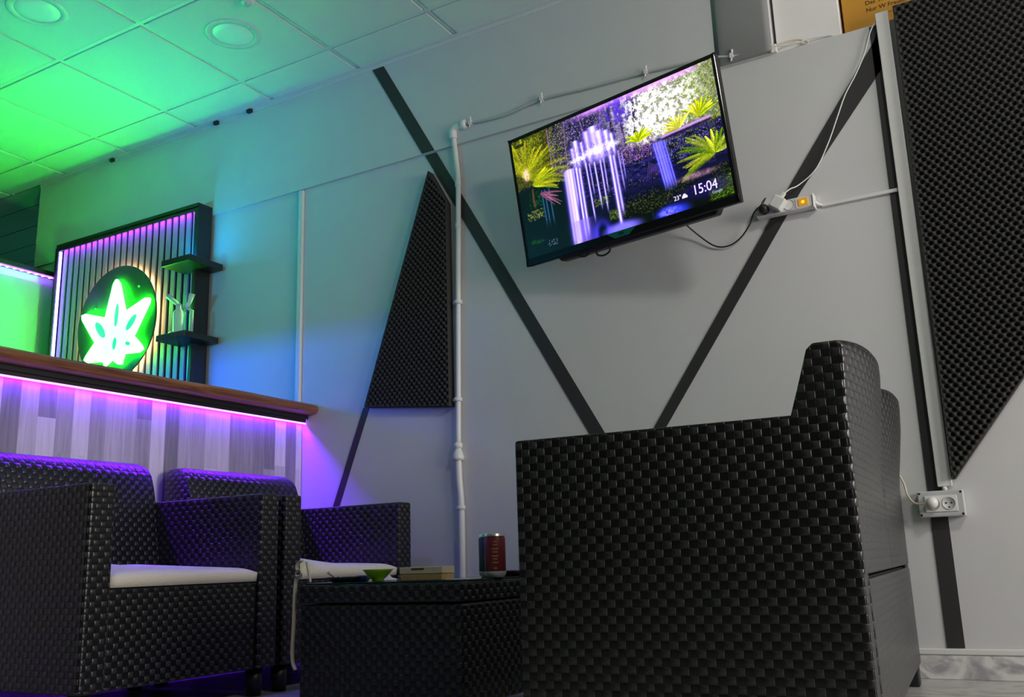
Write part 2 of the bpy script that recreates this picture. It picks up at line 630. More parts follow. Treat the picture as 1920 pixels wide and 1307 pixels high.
def wx(z):
    return -1.134 + (z - 0.80) * 0.705


stripe('trim_5', [(D, [(wx(1.99) - .010, 1.99), (-0.290, 2.025), (-0.290, 1.89), (-0.586, 1.533), (wx(0.61) + .022, 0.61), (wx(0.61) - .022, 0.61), (-0.640, 1.533)])])
stripe('trim_6', [(D, [(-2.425, 1.005), (-2.392, 1.005), (-2.755, 0.083), (-2.79, 0.083)])])
stripe('trim_7', [(D, [(-0.313, 2.045), (-0.270, 2.045), (-0.275, 0.084), (-0.322, 0.084)])])

# ------------------------------------------------------------------ services on the wall


def trunk(name, pts, label, cat='cable cover'):
    return tag(pts.build(name, 'white_plastic', bevel=0.002), label, cat)


trunk('cable_trunking', MB().box(-0.2895, -0.250, D - 0.020, D - 0.0028, 0.535, 2.078),
      'broad white vertical cable trunking along the edge of the large foam panel', 'trunking')
trunk('cable_trunking', MB().box(-2.792, -2.768, D - 0.016, D, 1.052, 2.044),
      'slim white vertical trunking rising from the end of the bar counter', 'trunking')
mb = MB().box(-0.525, -0.2905, D - 0.011, D, 1.459, 1.471)
trunk('cable_trunking', mb, 'short white horizontal trunking between the power strip and the tall trunking', 'trunking')

# pvc pipe
t = thing('conduit_pipe', 'white wall pipe running down beside the small foam panel with an elbow on top', 'pipe', (-1.945, D - 0.012, 0))
ys_ = -0.004
path = smooth_path([(0.000, ys_, 2.085), (0.010, ys_, 1.98), (0.018, ys_, 1.86), (0.010, ys_, 1.52), (0.006, ys_, 1.36), (0.0, ys_, 1.08), (-0.006, ys_, 0.80)], 8)
MB().tube(path, 0.0105, 14).build('upper_pipe', 'white_plastic', t)
path = smooth_path([(-0.008, ys_, 0.80), (-0.005, ys_, 0.68), (0.002, ys_, 0.57), (0.001, ys_, 0.30), (0.0, ys_, 0.02)], 8)
MB().tube(path, 0.0125, 14).build('lower_pipe', 'white_plastic', t)
MB().tube(smooth_path([(-0.002, ys_, 2.075), (-0.002, ys_, 2.108), (0.010, ys_, 2.122), (0.040, ys_, 2.125)], 6), 0.0165, 14).build('elbow', 'white_plastic', t)
MB().lathe([(0, 0), (0.018, 0.0), (0.021, 0.012), (0.021, 0.024), (0.014, 0.03), (0, 0.03)], 20, (0.036, ys_, 2.125), (1, 0, 0)).build('collar', 'white_plastic', t)
MB().lathe([(0, 0), (0.021, 0.0), (0.022, 0.012), (0.016, 0.034), (0.0125, 0.040), (0.0125, 0.046), (0.017, 0.048), (0.017, 0.064), (0.0115, 0.068), (0, 0.068)], 20,
           (-0.007, ys_, 0.748)).build('coupling', 'white_plastic', t)
for z, x in ((1.365, 0.006), (0.975, -0.003), (0.560, 0.002)):
    m_ = MB().lathe([(0.013, 0), (0.0165, 0.001), (0.0165, 0.015), (0.013, 0.016)], 16, (x, ys_, z))
    m_.box(x - 0.021, x - 0.014, -0.010, 0.0115, z + 0.002, z + 0.012)
    m_.build('clip', 'white_plastic', t)
for z in (1.86, 1.68):
    MB().lathe([(0.0105, 0), (0.0125, 0.001), (0.0125, 0.022), (0.0105, 0.023)], 16, (0.017 if z > 1.8 else 0.014, ys_, z)).build('sleeve', 'white_plastic', t)

# grey cable under the ceiling seam, clipped to the wall
t = thing('wall_cable', 'thin grey cable clipped along the wall above the television', 'cable', (-1.885, DU - 0.008, 2.118))
pts = [(-1.882, 2.123), (-1.712, 2.112), (-1.527, 2.131), (-1.33, 2.121), (-1.09, 2.113), (-0.86, 2.095), (-0.765, 2.074), (-0.70, 2.070)]
MB().tube(smooth_path([(x + 1.885, 0, z - 2.118) for x, z in pts], 8), 0.0055, 8).build('cord', 'grey_plastic', t)
for x, z in ((-1.858, 2.121), (-1.527, 2.131), (-1.09, 2.113), (-0.768, 2.074)):
    m_ = MB().box(x + 1.885 - 0.006, x + 1.885 + 0.006, -0.010, 0.008, z - 2.118 - 0.008, z - 2.118 + 0.010)
    m_.tube([(x + 1.885, -0.004, z - 2.118 + 0.006), (x + 1.885 + 0.004, -0.006, z - 2.118 + 0.024)], 0.004, 8)
    m_.tube([(x + 1.885, -0.004, z - 2.118 - 0.006), (x + 1.885 - 0.004, -0.006, z - 2.118 - 0.020)], 0.003, 8)
    m_.build('clip', 'white_plastic', t)
# loose pale wires on the ledge with a connector block
t = thing('wire_bundle', 'loose pale wires with a terminal block on the ledge right of the television', 'wire', (-0.62, D - 0.004, ZS))
MB().tube(smooth_path([(-0.02, -0.01, 0.012), (0.03, 0.0, 0.028), (0.075, 0.01, 0.030), (0.11, 0.012, 0.010)], 8), 0.0032, 8).build('wire', 'strap', t)
MB().tube(smooth_path([(0.0, -0.008, 0.018), (0.06, 0.0, 0.013), (0.12, 0.01, 0.020), (0.19, 0.02, 0.016)], 8), 0.0026, 8).build('wire', 'white_plastic', t)
MB().tube(smooth_path([(-0.012, -0.012, 0.03), (-0.018, -0.016, 0.012), (-0.010, -0.010, 0.0)], 8), 0.004, 8).build('wire', 'strap', t)
MB().box(-0.012, 0.006, -0.010, 0.010, 0.0, 0.030).build('terminal_block', 'white_plastic', t, bevel=0.003)

# power strip
t = thing('power_strip', 'white power strip on the wall with a lit amber switch', 'power strip', (-0.640, D, 1.478), 0)
body = MB().box(-0.094, 0.094, -0.040, -0.0028, -0.021, 0.021).build('body', 'white_plastic', t, bevel=0.006, seg=3)
for x in (-0.062, -0.024, 0.018):
    m_ = MB().lathe([(0.0185, 0.0), (0.0185, 0.0015), (0.0165, 0.0015), (0.0160, -0.004), (0.0, -0.004)], 28, (x, -0.0402, 0), (0, -1, 0))
    s_ = m_.build('socket', 'grey_plastic', t)
    if x > 0:
        MB().lathe([(0, 0), (0.0026, 0), (0.0026, 0.001), (0, 0.001)], 10, (x - 0.008, -0.0368, 0.002), (0, -1, 0)).build('pin_hole', 'black_plastic', s_)
        MB().lathe([(0, 0), (0.0026, 0), (0.0026, 0.001), (0, 0.001)], 10, (x + 0.008, -0.0368, -0.004), (0, -1, 0)).build('pin_hole', 'black_plastic', s_)
sw = MB().box(0.050, 0.080, -0.046, -0.040, -0.013, 0.013).build('switch', 'switch', t, bevel=0.002)
MB().lathe([(0, 0), (0.006, 0.0), (0.005, 0.002), (0, 0.0025)], 16, (0.064, -0.046, -0.001), (0, -1, 0)).build('indicator_lamp', 'switch_lamp', sw)
MB().box(0.040, 0.045, -0.043, -0.040, -0.016, 0.016).build('divider', 'white_plastic', t)
MB().box(0.0945, 0.098, -0.044, -0.0028, -0.024, 0.024).build('end_cap', 'white_plastic', t, bevel=0.001)
MB().tube(smooth_path([(0.097, -0.02, 0.0), (0.106, -0.012, -0.008), (0.116, -0.007, -0.012)], 6), 0.0045, 10).build('cable_tail', 'white_plastic', t)

t = thing('power_adapter', 'white cube charger plugged slanting into the power strip', 'charger', (-0.664, D - 0.0425, 1.478))
m_ = MB().box(-0.021, 0.021, -0.034, 0.0, -0.021, 0.021)
b_ = m_.build('body', 'white_plastic', t, bevel=0.004, seg=3)
b_.rotation_euler = (0, math.radians(38), 0)
b_.location = (0.012, 0.0, 0.006)
pg = MB().box(-0.006, 0.006, -0.026, -0.012, 0.0, 0.020).build('cable_plug', 'white_plastic', t, bevel=0.002)
pg.rotation_euler = (0, math.radians(38), 0)
pg.location = (0.024, 0, 0.022)
pts = [(-0.628, 1.513, .060), (-0.612, 1.530, .045), (-0.588, 1.551, .012), (-0.53, 1.593, .010), (-0.482, 1.672, .011), (-0.445, 1.753, .011), (-0.411, 1.828, .009), (-0.371, 1.889, .010), (-0.336, 1.955, .010), (-0.311, 2.021, .012), (-0.290, 2.056, .010)]
tag(MB().tube(smooth_path([(x, D - d, z) for x, z, d in pts], 8), 0.0021, 8).build('charging_cable', 'white_plastic'),
    'thin white cable climbing from the cube charger along the dark stripe', 'cable')
# television power cord with its round black plug
t = thing('electric_lead', 'black television power cord sagging to the power strip', 'cord', (-0.702, D - 0.0440, 1.476))
MB().lathe([(0, -0.001), (0.0165, -0.001), (0.0175, 0.006), (0.0155, 0.020), (0.011, 0.026), (0, 0.026)], 22, (0, 0, 0), (0, -1, 0)).build('plug', 'black_plastic', t)
pts = [(0.003, -0.022, 0.0), (0.0, -0.026, 0.015), (0.012, -0.022, 0.032), (-0.004, -0.015, 0.016), (-0.037, 0.010, 0.004), (-0.058, 0.022, -0.030), (-0.090, 0.030, -0.063), (-0.125, 0.034, -0.083), (-0.160, 0.034, -0.087), (-0.195, 0.031, -0.073), (-0.240, 0.020, -0.030), (-0.285, -0.010, 0.022)]
MB().tube(smooth_path(pts, 8), 0.0027, 8).build('wire', 'black_plastic', t)

# double wall socket
t = thing('wall_socket', 'grey double wall socket box below the tall trunking', 'socket', (-0.284, D, 0.486))
MB().box(-0.061, 0.061, -0.040, -0.0028, -0.037, 0.037).build('box', 'grey_plastic', t, bevel=0.003)
MB().box(-0.043, 0.043, -0.0425, -0.0395, -0.023, 0.023).build('insert', 'white_plastic', t, bevel=0.001)
for x in (-0.020, 0.021):
    r_ = MB().lathe([(0.0185, 0.0), (0.0185, 0.0015), (0.0168, 0.0015), (0.0162, 0.0003), (0.0, 0.0003)], 28, (x, -0.0425, 0), (0, -1, 0)).build('receptacle', 'grey_plastic', t)
    if x > 0:
        for dx, dz in ((-0.007, 0.001), (0.007, 0.001), (0.0, -0.011)):
            MB().lathe([(0, 0), (0.0024, 0), (0.0024, 0.0008), (0, 0.0008)], 10, (x + dx, -0.0428, dz), (0, -1, 0)).build('pin_hole', 'black_plastic', r_)
for x in (-0.055, 0.055):
    for z in (-0.031, 0.031):
        MB().lathe([(0, 0), (0.0035, 0), (0.0030, 0.0012), (0, 0.0012)], 12, (x, -0.040, z), (0, -1, 0)).build('screw', 'black_plastic', t)
MB().lathe([(0.0, 0.0), (0.007, 0.0), (0.007, 0.015), (0.0, 0.015)], 12, (0.012, -0.012, 0.0372)).build('gland', 'white_plastic', t)
t = thing('plug', 'white plug with a thin cord in the double wall socket', 'plug', (-0.306, D - 0.0443, 0.489))
MB().lathe([(0, 0), (0.0155, 0.0), (0.0165, 0.010), (0.0145, 0.030), (0, 0.032)], 22, (0, 0, 0), (0, -1, 0)).build('body', 'white_plastic', t)
pts = [(-0.010, -0.018, 0.0), (-0.030, -0.016, -0.002), (-0.050, -0.010, 0.004), (-0.066, 0.004, 0.030), (-0.073, 0.020, 0.062), (-0.092, 0.030, 0.102), (-0.105, 0.036, 0.09), (-0.11, 0.038, 0.02)]
MB().tube(smooth_path(pts, 8), 0.0030, 8).build('wire', 'strap', t)

# ------------------------------------------------------------------ acoustic foam panels


def wid_row(V, BL, BR, TL, TR):
    wb, wt = BR[0] - BL[0], TR[0] - TL[0]
    return wb * (1 - V) + wt * V


def foam(name, BL, BR, TR, TL, label, th=0.032, amp=0.013, px_=0.0121, pz_=0.0142, st=0.0036):
    wid = max((Vector(BR) - Vector(BL)).length, (Vector(TR) - Vector(TL)).length)
    hei = max((Vector(TL) - Vector(BL)).length, (Vector(TR) - Vector(BR)).length)
    nu, nv = max(4, int(wid / st)), max(4, int(hei / st))
    U, V = np.meshgrid(np.linspace(0, 1, nu + 1), np.linspace(0, 1, nv + 1))
    bl, br, tr, tl = map(np.array, (BL, BR, TR, TL))
    P = ((1 - U) * (1 - V))[..., None] * bl + (U * (1 - V))[..., None] * br + (U * V)[..., None] * tr + ((1 - U) * V)[..., None] * tl
    X, Z = P[..., 0], P[..., 1]
    hgt = np.cos(PI * X / px_) * np.cos(PI * Z / pz_)
    q_ = (1 - hgt) / 2
    edge = np.minimum(np.minimum(U, 1 - U) * wid_row(V, BL, BR, TL, TR), np.minimum(V, 1 - V) * hei)
    m_e = np.clip(edge / 0.014, 0, 1)
    Y = D - th - amp * ((1 - 2 * q_ ** 1.7) * m_e + 0.55 * (1 - m_e))
    vs = np.stack([X, Y, Z], -1).reshape(-1, 3)
    m_ = MB()
    m_.v = [tuple(p) for p in vs.tolist()]
    n1 = nu + 1
    m_.f = [(j * n1 + i, j * n1 + i + 1, (j + 1) * n1 + i + 1, (j + 1) * n1 + i) for j in range(nv) for i in range(nu)]
    m_.smooth = [True] * len(m_.f)
    # skirt back to the wall
    ring = [i for i in range(n1)] + [j * n1 + nu for j in range(1, nv + 1)] + [nv * n1 + i for i in range(nu - 1, -1, -1)] + [j * n1 for j in range(nv - 1, 0, -1)]
    base = len(m_.v)
    m_.v += [(m_.v[i][0], D - 0.0005, m_.v[i][2]) for i in ring]
    k = len(ring)
    m_.f += [(ring[i], base + i, base + (i + 1) % k, ring[(i + 1) % k]) for i in range(k)]
    m_.smooth += [False] * k
    o_ = m_.build(name, 'foam', uv=False, recalc=False)
    return tag(o_, label, 'foam panel')


foam('foam_panel', (-2.392, 1.000), (-1.975, 0.958), (-1.975, 1.800), (-2.060, 1.955), 'narrow black egg crate foam panel left of the wall pipe')
foam('foam_panel', (-0.2465, 0.555), (-0.240, 0.555), (0.95, 2.075), (-0.232, 2.075), 'large triangular black egg crate foam panel right of the sofa')

# ------------------------------------------------------------------ carton on the ledge
t = thing('carton', 'plain white carton standing on the wall ledge beside the amber one', 'box', (-0.512, 3.10, ZS))
MB().box(-0.108, 0.108, -0.06, 0.06, 0.0, 0.45).build('box', 'niche', t, bevel=0.003)
MB().box(-0.108, 0.108, -0.0604, -0.0600, 0.30, 0.34).build('tape', 'white_plastic', t)
t = thing('carton', 'amber printed carton standing on the wall ledge behind the foam panel', 'box', (-0.05, 3.10, ZS))
MB().box(-0.345, 0.345, -0.045, 0.045, 0.0, 0.42).build('box', 'yellow_box', t, bevel=0.004)
RX = Matrix.Rotation(PI / 2, 4, 'X')
text('print', 'Das Thermostat Best', 0.021, 'ink', t, Matrix.Translation((-0.270, -0.0455, 0.098)) @ RX)
text('print', 'Nur W Frauen SLM', 0.021, 'ink', t, Matrix.Translation((-0.270, -0.0455, 0.072)) @ RX)
text('print', 'Plus Premium', 0.016, 'red_ink', t, Matrix.Translation((-0.245, -0.0455, 0.048)) @ RX)
MB().box(-0.275, -0.05, -0.0462, -0.0452, 0.135, 0.139).build('print_rule', 'ink', t)

# ------------------------------------------------------------------ television


def noise2(w_, h_, cell, seed):
    r = np.random.RandomState(seed)
    gx, gy = int(w_ / cell) + 3, int(h_ / cell) + 3
    gr = r.rand(gy, gx)
    y = np.arange(h_) / cell
    x = np.arange(w_) / cell
    yi, xi = y.astype(int), x.astype(int)
    fy, fx = y - yi, x - xi
    fy, fx = (fy * fy * (3 - 2 * fy))[:, None], (fx * fx * (3 - 2 * fx))[None, :]
    a = gr[np.ix_(yi, xi)]
    b = gr[np.ix_(yi, xi + 1)]
    c = gr[np.ix_(yi + 1, xi)]
    d = gr[np.ix_(yi + 1, xi + 1)]
    return (a * (1 - fx) + b * fx) * (1 - fy) + (c * (1 - fx) + d * fx) * fy


def fbm(w_, h_, cell, seed, oct_=4):
    s_, amp, tot = 0, 1.0, 0
    for k in range(oct_):
        s_ = s_ + amp * noise2(w_, h_, max(1.5, cell / 2 ** k), seed + 17 * k)
        tot += amp
        amp *= 0.62
    return s_ / tot


def paint_screen():
    """waterfall in a fern gorge, painted in sRGB, top row first"""
    W_, H_ = 1120, 630
    s = (np.arange(W_) / W_)[None, :] * np.ones((H_, 1))
    t_ = (np.arange(H_) / H_)[:, None] * np.ones((1, W_))
    rs = np.random.RandomState(12)

    def mix(img, col, a):
        a = np.clip(a, 0, 1)[..., None]
        return img * (1 - a) + np.array(col, float) * a

    def sm(a, b, x):
        q = np.clip((x - a) / (b - a), 0, 1)
        return q * q * (3 - 2 * q)

    def blob(cx, cy, rx, ry, soft=0.5):
        d = ((s - cx) / rx) ** 2 + ((t_ - cy) / ry) ** 2
        return 1 - sm(1 - soft, 1 + soft, np.sqrt(d))

    def splat(img, px, py, col, r=1):
        """px, py in pixels, col per point; later points win"""
        for dy in range(-r + 1, r):
            for dx in range(-r + 1, r):
                xi = np.clip((px + dx).astype(int), 0, W_ - 1)
                yi = np.clip((py + dy).astype(int), 0, H_ - 1)
                img[yi, xi] = col

    def leaves(img, n, s0, s1, t0, t1, pal, ln=9, r=1, ang=None, dens=None):
        """short leaf strokes in a palette, thinned by a density map"""
        a = rs.rand(n) * (s1 - s0) + s0
        b = rs.rand(n) * (t1 - t0) + t0
        if dens is not None:
            keep = rs.rand(n) < dens[np.clip((b * H_).astype(int), 0, H_ - 1), np.clip((a * W_).astype(int), 0, W_ - 1)]
            a, b = a[keep], b[keep]
        n = len(a)
        th = rs.rand(n) * PI if ang is None else ang + (rs.rand(n) - 0.5) * 1.2
        L = ln * (0.5 + rs.rand(n))
        pal = np.array(pal)
        c = pal[rs.randint(0, len(pal), n)] * (0.8 + 0.4 * rs.rand(n))[:, None]
        k = np.linspace(-0.5, 0.5, 9)
        px = a[:, None] * W_ + np.cos(th)[:, None] * L[:, None] * k
        py = b[:, None] * H_ - np.sin(th)[:, None] * L[:, None] * k
        splat(img, px.ravel(), py.ravel(), np.repeat(np.clip(c, 0, 1), 9, axis=0), r)

    def fern(img, cx, cy, n_, ln, a0, a1, cols, droop=0.5, leaf_len=15, seed=0):
        rr = np.random.RandomState(seed)
        cols = np.array(cols)
        for q in range(n_):
            a = a0 + (a1 - a0) * q / max(1, n_ - 1) + (rr.rand() - 0.5) * 0.12
            L = ln * (0.75 + 0.4 * rr.rand()) * H_
            u = np.linspace(0, 1, 70)
            x = cx * W_ + L * u * math.cos(a)
            y = cy * H_ - L * u * math.sin(a) + droop * L * u * u * 0.8
            tx, ty = np.gradient(x), np.gradient(y)
            m = np.hypot(tx, ty)
            tx, ty = tx / m, ty / m
            c = cols[rr.randint(0, len(cols))] * (0.75 + 0.35 * rr.rand())
            wl = leaf_len * np.sqrt(np.clip(u * 5, 0, 1) * np.clip(1.02 - u, 0, 1))
            k = np.linspace(0, 1, 12)
            for sg in (-1, 1):
                dx = tx * 0.55 - sg * ty * 0.85
                dy = ty * 0.55 + sg * tx * 0.85
                px = x[:, None] + dx[:, None] * wl[:, None] * k
                py = y[:, None] + dy[:, None] * wl[:, None] * k
                sh = (0.72 + 0.28 * sg * 0.5 + 0.25 * rr.rand(70))[:, None, None]
                cc = np.clip(c * sh, 0, 1) * np.ones((70, 12, 1))
                splat(img, px.ravel(), py.ravel(), cc.reshape(-1, 3), 1)
            splat(img, x, y, np.clip(c * 1.15, 0, 1) * np.ones((70, 1)), 1)

    f1, f2, f3, f4 = (fbm(W_, H_, c_, sd) for c_, sd in ((105, 1), (40, 2), (15, 3), (8, 4)))
    leaf = np.clip((f4 - 0.5) * 4.2 + 0.5, 0, 1)
    leaf2 = np.clip((f3 - 0.5) * 4.0 + 0.5, 0, 1)
    mid = np.clip((f2 - 0.5) * 3.4 + 0.5, 0, 1)
    img = np.zeros((H_, W_, 3)) + np.array((0.03, 0.05, 0.07))
    can = 1 - sm(0.40, 0.48, t_ + (f2 - 0.5) * 0.10)
    img = mix(img, (0.13, 0.11, 0.22), can)
    img = mix(img, (0.17, 0.17, 0.04), can * (1 - sm(0.16, 0.34, s)))
    img = mix(img, (0.30, 0.32, 0.20), can * sm(0.58, 0.75, s))
    sky = np.clip(blob(0.74, 0.13, 0.19, 0.24, 0.8) + 0.8 * blob(0.70, 0.33, 0.09, 0.12, 0.8), 0, 1)
    img = mix(img, (0.93, 0.91, 0.96), sky * (0.25 + 0.8 * leaf2))
    # tree trunks
    for q in range(15):
        x0 = 0.20 + 0.030 * q + 0.008 * math.sin(q * 5.1)
        bend = 0.018 * math.sin(q * 2.3)
        wd = 0.0026 + 0.0018 * ((q * 7) % 3)
        tr = np.exp(-((s - x0 - bend * np.sin(t_ * 6 + q)) / wd) ** 2) * (1 - sm(0.30, 0.42, t_))
        img = mix(img, (0.50, 0.30, 0.60) if q % 3 == 0 else (0.09, 0.06, 0.12), tr * 0.9)
    leaves(img, 2600, 0.20, 0.62, 0.0, 0.40, [(0.10, 0.08, 0.24), (0.55, 0.50, 0.92), (0.36, 0.24, 0.80), (0.95, 0.90, 1.0), (0.42, 0.38, 0.22), (0.14, 0.10, 0.16), (0.30, 0.30, 0.75), (0.80, 0.72, 0.98)], 9, 1)
    leaves(img, 1500, 0.0, 0.30, 0.0, 0.42, [(0.66, 0.70, 0.06), (0.30, 0.33, 0.03), (0.10, 0.11, 0.03), (0.55, 0.50, 0.22), (0.42, 0.50, 0.03)], 9, 1)
    leaves(img, 2600, 0.58, 1.0, 0.0, 0.42, [(0.95, 0.95, 0.92), (0.70, 0.78, 0.25), (0.34, 0.40, 0.24), (0.10, 0.15, 0.09), (0.80, 0.72, 0.88), (0.55, 0.58, 0.40), (0.70, 0.76, 0.08)], 8, 1)
    leaves(img, 1500, 0.60, 0.92, 0.0, 0.40, [(0.98, 0.97, 0.99), (0.88, 0.84, 0.95), (0.95, 0.97, 0.90)], 9, 2, None, sky * leaf2)
    leaves(img, 900, 0.86, 1.0, 0.02, 0.52, [(0.84, 0.90, 0.03), (0.62, 0.74, 0.04), (0.08, 0.40, 0.06), (0.10, 0.22, 0.08)], 10, 1)
    img = mix(img, (0.80, 0.52, 0.95), (1 - sm(0.0, 0.06, t_)) * sm(0.26, 0.46, s) * (1 - sm(0.86, 0.98, s)) * 0.85)
    img = mix(img, (0.26, 0.16, 0.72), blob(0.56, 0.09, 0.06, 0.09, 0.9) * (1 - leaf2) * 0.9)
    # cliff
    cl = sm(0.40, 0.46, t_ + (f2 - 0.5) * 0.10)
    img = mix(img, (0.045, 0.05, 0.13), cl)
    strat = np.clip((fbm(W_, H_ * 4, 40, 31)[::4, :] - 0.5) * 4 + 0.45, 0, 1)
    img = mix(img, (0.13, 0.11, 0.34), cl * strat * sm(0.25, 0.33, s) * (1 - sm(0.62, 0.80, t_)))
    img = mix(img, (0.02, 0.06, 0.06), (1 - sm(0.22, 0.28, s)) * cl)
    cliff_d = cl * mid
    leaves(img, 1700, 0.30, 1.0, 0.42, 0.72, [(0.46, 0.38, 0.56), (0.24, 0.18, 0.34), (0.66, 0.60, 0.80), (0.26, 0.30, 0.14), (0.04, 0.05, 0.10)], 6, 1, None, cliff_d)
    leaves(img, 700, 0.54, 0.72, 0.38, 0.52, [(0.62, 0.30, 0.76), (0.80, 0.55, 0.90), (0.25, 0.12, 0.40), (0.70, 0.62, 0.30)], 7, 1)
    leaves(img, 420, 0.70, 0.98, 0.44, 0.62, [(0.75, 0.82, 0.08), (0.40, 0.48, 0.10), (0.60, 0.50, 0.62)], 9, 1)
    leaves(img, 260, 0.15, 0.30, 0.36, 0.48, [(0.55, 0.60, 0.05), (0.55, 0.50, 0.50), (0.10, 0.10, 0.05)], 7, 1)
    # mossy ground
    gr = sm(0.74, 0.82, t_ + (s - 0.8) * 0.18 + (f2 - 0.5) * 0.1)
    img = mix(img, (0.035, 0.055, 0.05), gr * sm(0.40, 0.55, s))
    moss = np.clip(blob(0.66, 0.85, 0.17, 0.07, 0.6) + blob(0.98, 0.86, 0.06, 0.13, 0.6), 0, 1)
    leaves(img, 2200, 0.45, 1.0, 0.74, 0.98, [(0.36, 0.42, 0.16), (0.22, 0.27, 0.10), (0.12, 0.14, 0.08), (0.42, 0.38, 0.28)], 6, 1, None, moss)
    leaves(img, 600, 0.90, 1.0, 0.84, 0.99, [(0.50, 0.66, 0.03), (0.22, 0.45, 0.05), (0.10, 0.20, 0.04)], 12, 1, 0.5)
    r = np.random.RandomState(9)

    def fall(xa, xb, ta, tb, wa, a0=1.0, col=(0.90, 0.82, 1.0), edge=(0.40, 0.32, 0.92)):
        nonlocal img
        k = np.clip((t_ - ta) / max(1e-3, tb - ta), 0, 1)
        x0 = xa + (xb - xa) * k
        on = sm(ta - 0.008, ta + 0.008, t_) * (1 - sm(tb - 0.12, tb, t_))
        img = mix(img, edge, on * np.exp(-((s - x0) / (wa * 2.0)) ** 2) * a0 * 0.75)
        img = mix(img, col, on * np.exp(-((s - x0) / wa) ** 2) * a0)

    # upper cascade, stepping over a broken ledge
    for x, ta, wd in ((0.315, 0.24, 0.007), (0.335, 0.19, 0.010), (0.365, 0.22, 0.006), (0.395, 0.15, 0.011), (0.43, 0.13, 0.016), (0.455, 0.18, 0.014), (0.49, 0.20, 0.010), (0.515, 0.24, 0.007)):
        fall(x, x + 0.006, ta, 0.46, wd, 0.92)
    img = mix(img, (0.96, 0.93, 1.0), blob(0.455, 0.325, 0.085, 0.028, 0.6) * (0.35 + 0.7 * leaf2))
    img = mix(img, (0.93, 0.88, 1.0), blob(0.345, 0.345, 0.05, 0.018, 0.6) * (0.3 + 0.7 * leaf2))
    leaves(img, 260, 0.31, 0.53, 0.24, 0.40, [(0.16, 0.10, 0.45), (0.30, 0.22, 0.75), (0.10, 0.08, 0.22)], 8, 1, 1.4)
    for x, tb, wd, a0 in ((0.262, 1.06, 0.006, 0.75), (0.278, 1.10, 0.012, 1.0), (0.292, 1.06, 0.008, 0.9), (0.305, 0.75, 0.004, 0.6), (0.322, 1.02, 0.0045, 0.95), (0.338, 1.0, 0.005, 0.8),
                          (0.372, 0.90, 0.003, 0.8), (0.39, 0.70, 0.0025, 0.6), (0.415, 0.82, 0.003, 0.8), (0.445, 0.86, 0.003, 0.75), (0.462, 0.72, 0.0025, 0.6), (0.495, 1.04, 0.0055, 0.9), (0.512, 0.92, 0.005, 0.7), (0.535, 0.74, 0.003, 0.5), (0.552, 0.66, 0.0025, 0.45)):
        fall(x, x - 0.004 + 0.010 * r.rand(), 0.39 + 0.03 * r.rand(), tb, wd, a0)
    fall(0.315, 0.325, 0.82, 1.10, 0.028, 0.5, (0.52, 0.42, 0.88))
    for x, wd, a0 in ((0.700, 0.003, 0.9), (0.712, 0.005, 0.7), (0.725, 0.003, 0.8), (0.736, 0.005, 0.6), (0.748, 0.003, 0.7), (0.72, 0.016, 0.35)):
        fall(x, x + 0.026, 0.44, 0.84, wd, a0, (0.62, 0.56, 1.0), (0.14, 0.16, 0.80))
    for x in (0.125, 0.142, 0.165):
        fall(x, x + 0.004, 0.48, 0.82, 0.003, 0.4, (0.35, 0.55, 0.8), (0.1, 0.25, 0.5))
    for q in range(7):
        fall(0.668 + 0.006 * q, 0.640 + 0.010 * q, 0.56 + 0.01 * q, 0.74, 0.0012, 0.5, (0.55, 0.40, 0.72), (0.2, 0.1, 0.3))
    # pool and boulders
    img = mix(img, (0.24, 0.20, 0.80), blob(0.40, 0.99, 0.045, 0.10, 0.6))
    img = mix(img, (0.02, 0.03, 0.12), blob(0.405, 0.99, 0.024, 0.085, 0.45))
    img = mix(img, (0.42, 0.38, 0.94), blob(0.50, 0.985, 0.08, 0.045, 0.6))
    img = mix(img, (0.14, 0.18, 0.78), blob(0.735, 0.985, 0.07, 0.055, 0.5))
    img = mix(img, (0.46, 0.44, 0.96), blob(0.72, 0.975, 0.04, 0.03, 0.7) * leaf2)
    leaves(img, 90, 0.385, 0.46, 0.70, 0.76, [(0.60, 0.74, 0.05), (0.30, 0.40, 0.06)], 10, 1)
    leaves(img, 80, 0.45, 0.50, 0.83, 0.90, [(0.55, 0.70, 0.05), (0.20, 0.34, 0.05)], 10, 1)
    leaves(img, 160, 0.03, 0.12, 0.62, 0.70, [(0.62, 0.68, 0.20), (0.26, 0.30, 0.10), (0.70, 0.74, 0.40)], 6, 1)
    leaves(img, 140, 0.05, 0.12, 0.47, 0.60, [(0.10, 0.38, 0.06), (0.16, 0.50, 0.10), (0.04, 0.15, 0.06)], 9, 1)
    leaves(img, 40, 0.03, 0.10, 0.86, 0.90, [(0.16, 0.45, 0.03)], 16, 1, 0.2)
    leaves(img, 50, 0.12, 0.17, 0.90, 0.95, [(0.50, 0.66, 0.78), (0.20, 0.30, 0.36)], 6, 1)
    # fallen log
    dlog = t_ - 0.405 + (s - 0.85) * 0.10
    inl = sm(0.735, 0.75, s) * (1 - sm(0.955, 0.965, s))
    img = mix(img, (0.66, 0.48, 0.78), np.exp(-(dlog / 0.011) ** 2) * inl)
    img = mix(img, (0.12, 0.06, 0.20), np.exp(-((dlog - 0.020) / 0.008) ** 2) * inl)
    img = mix(img, (0.56, 0.40, 0.50), blob(0.86, 0.775, 0.075, 0.022, 0.7) * (0.5 + 0.5 * leaf2))
    # ferns
    ye = [(0.86, 0.88, 0.03), (0.74, 0.80, 0.03), (0.90, 0.88, 0.12), (0.58, 0.66, 0.02)]
    leaves(img, 500, 0.0, 0.16, 0.02, 0.28, ye, 14, 1)
    fern(img, 0.045, 0.33, 18, 0.40, 2.4, -0.35, ye, 0.25, 17, 1)
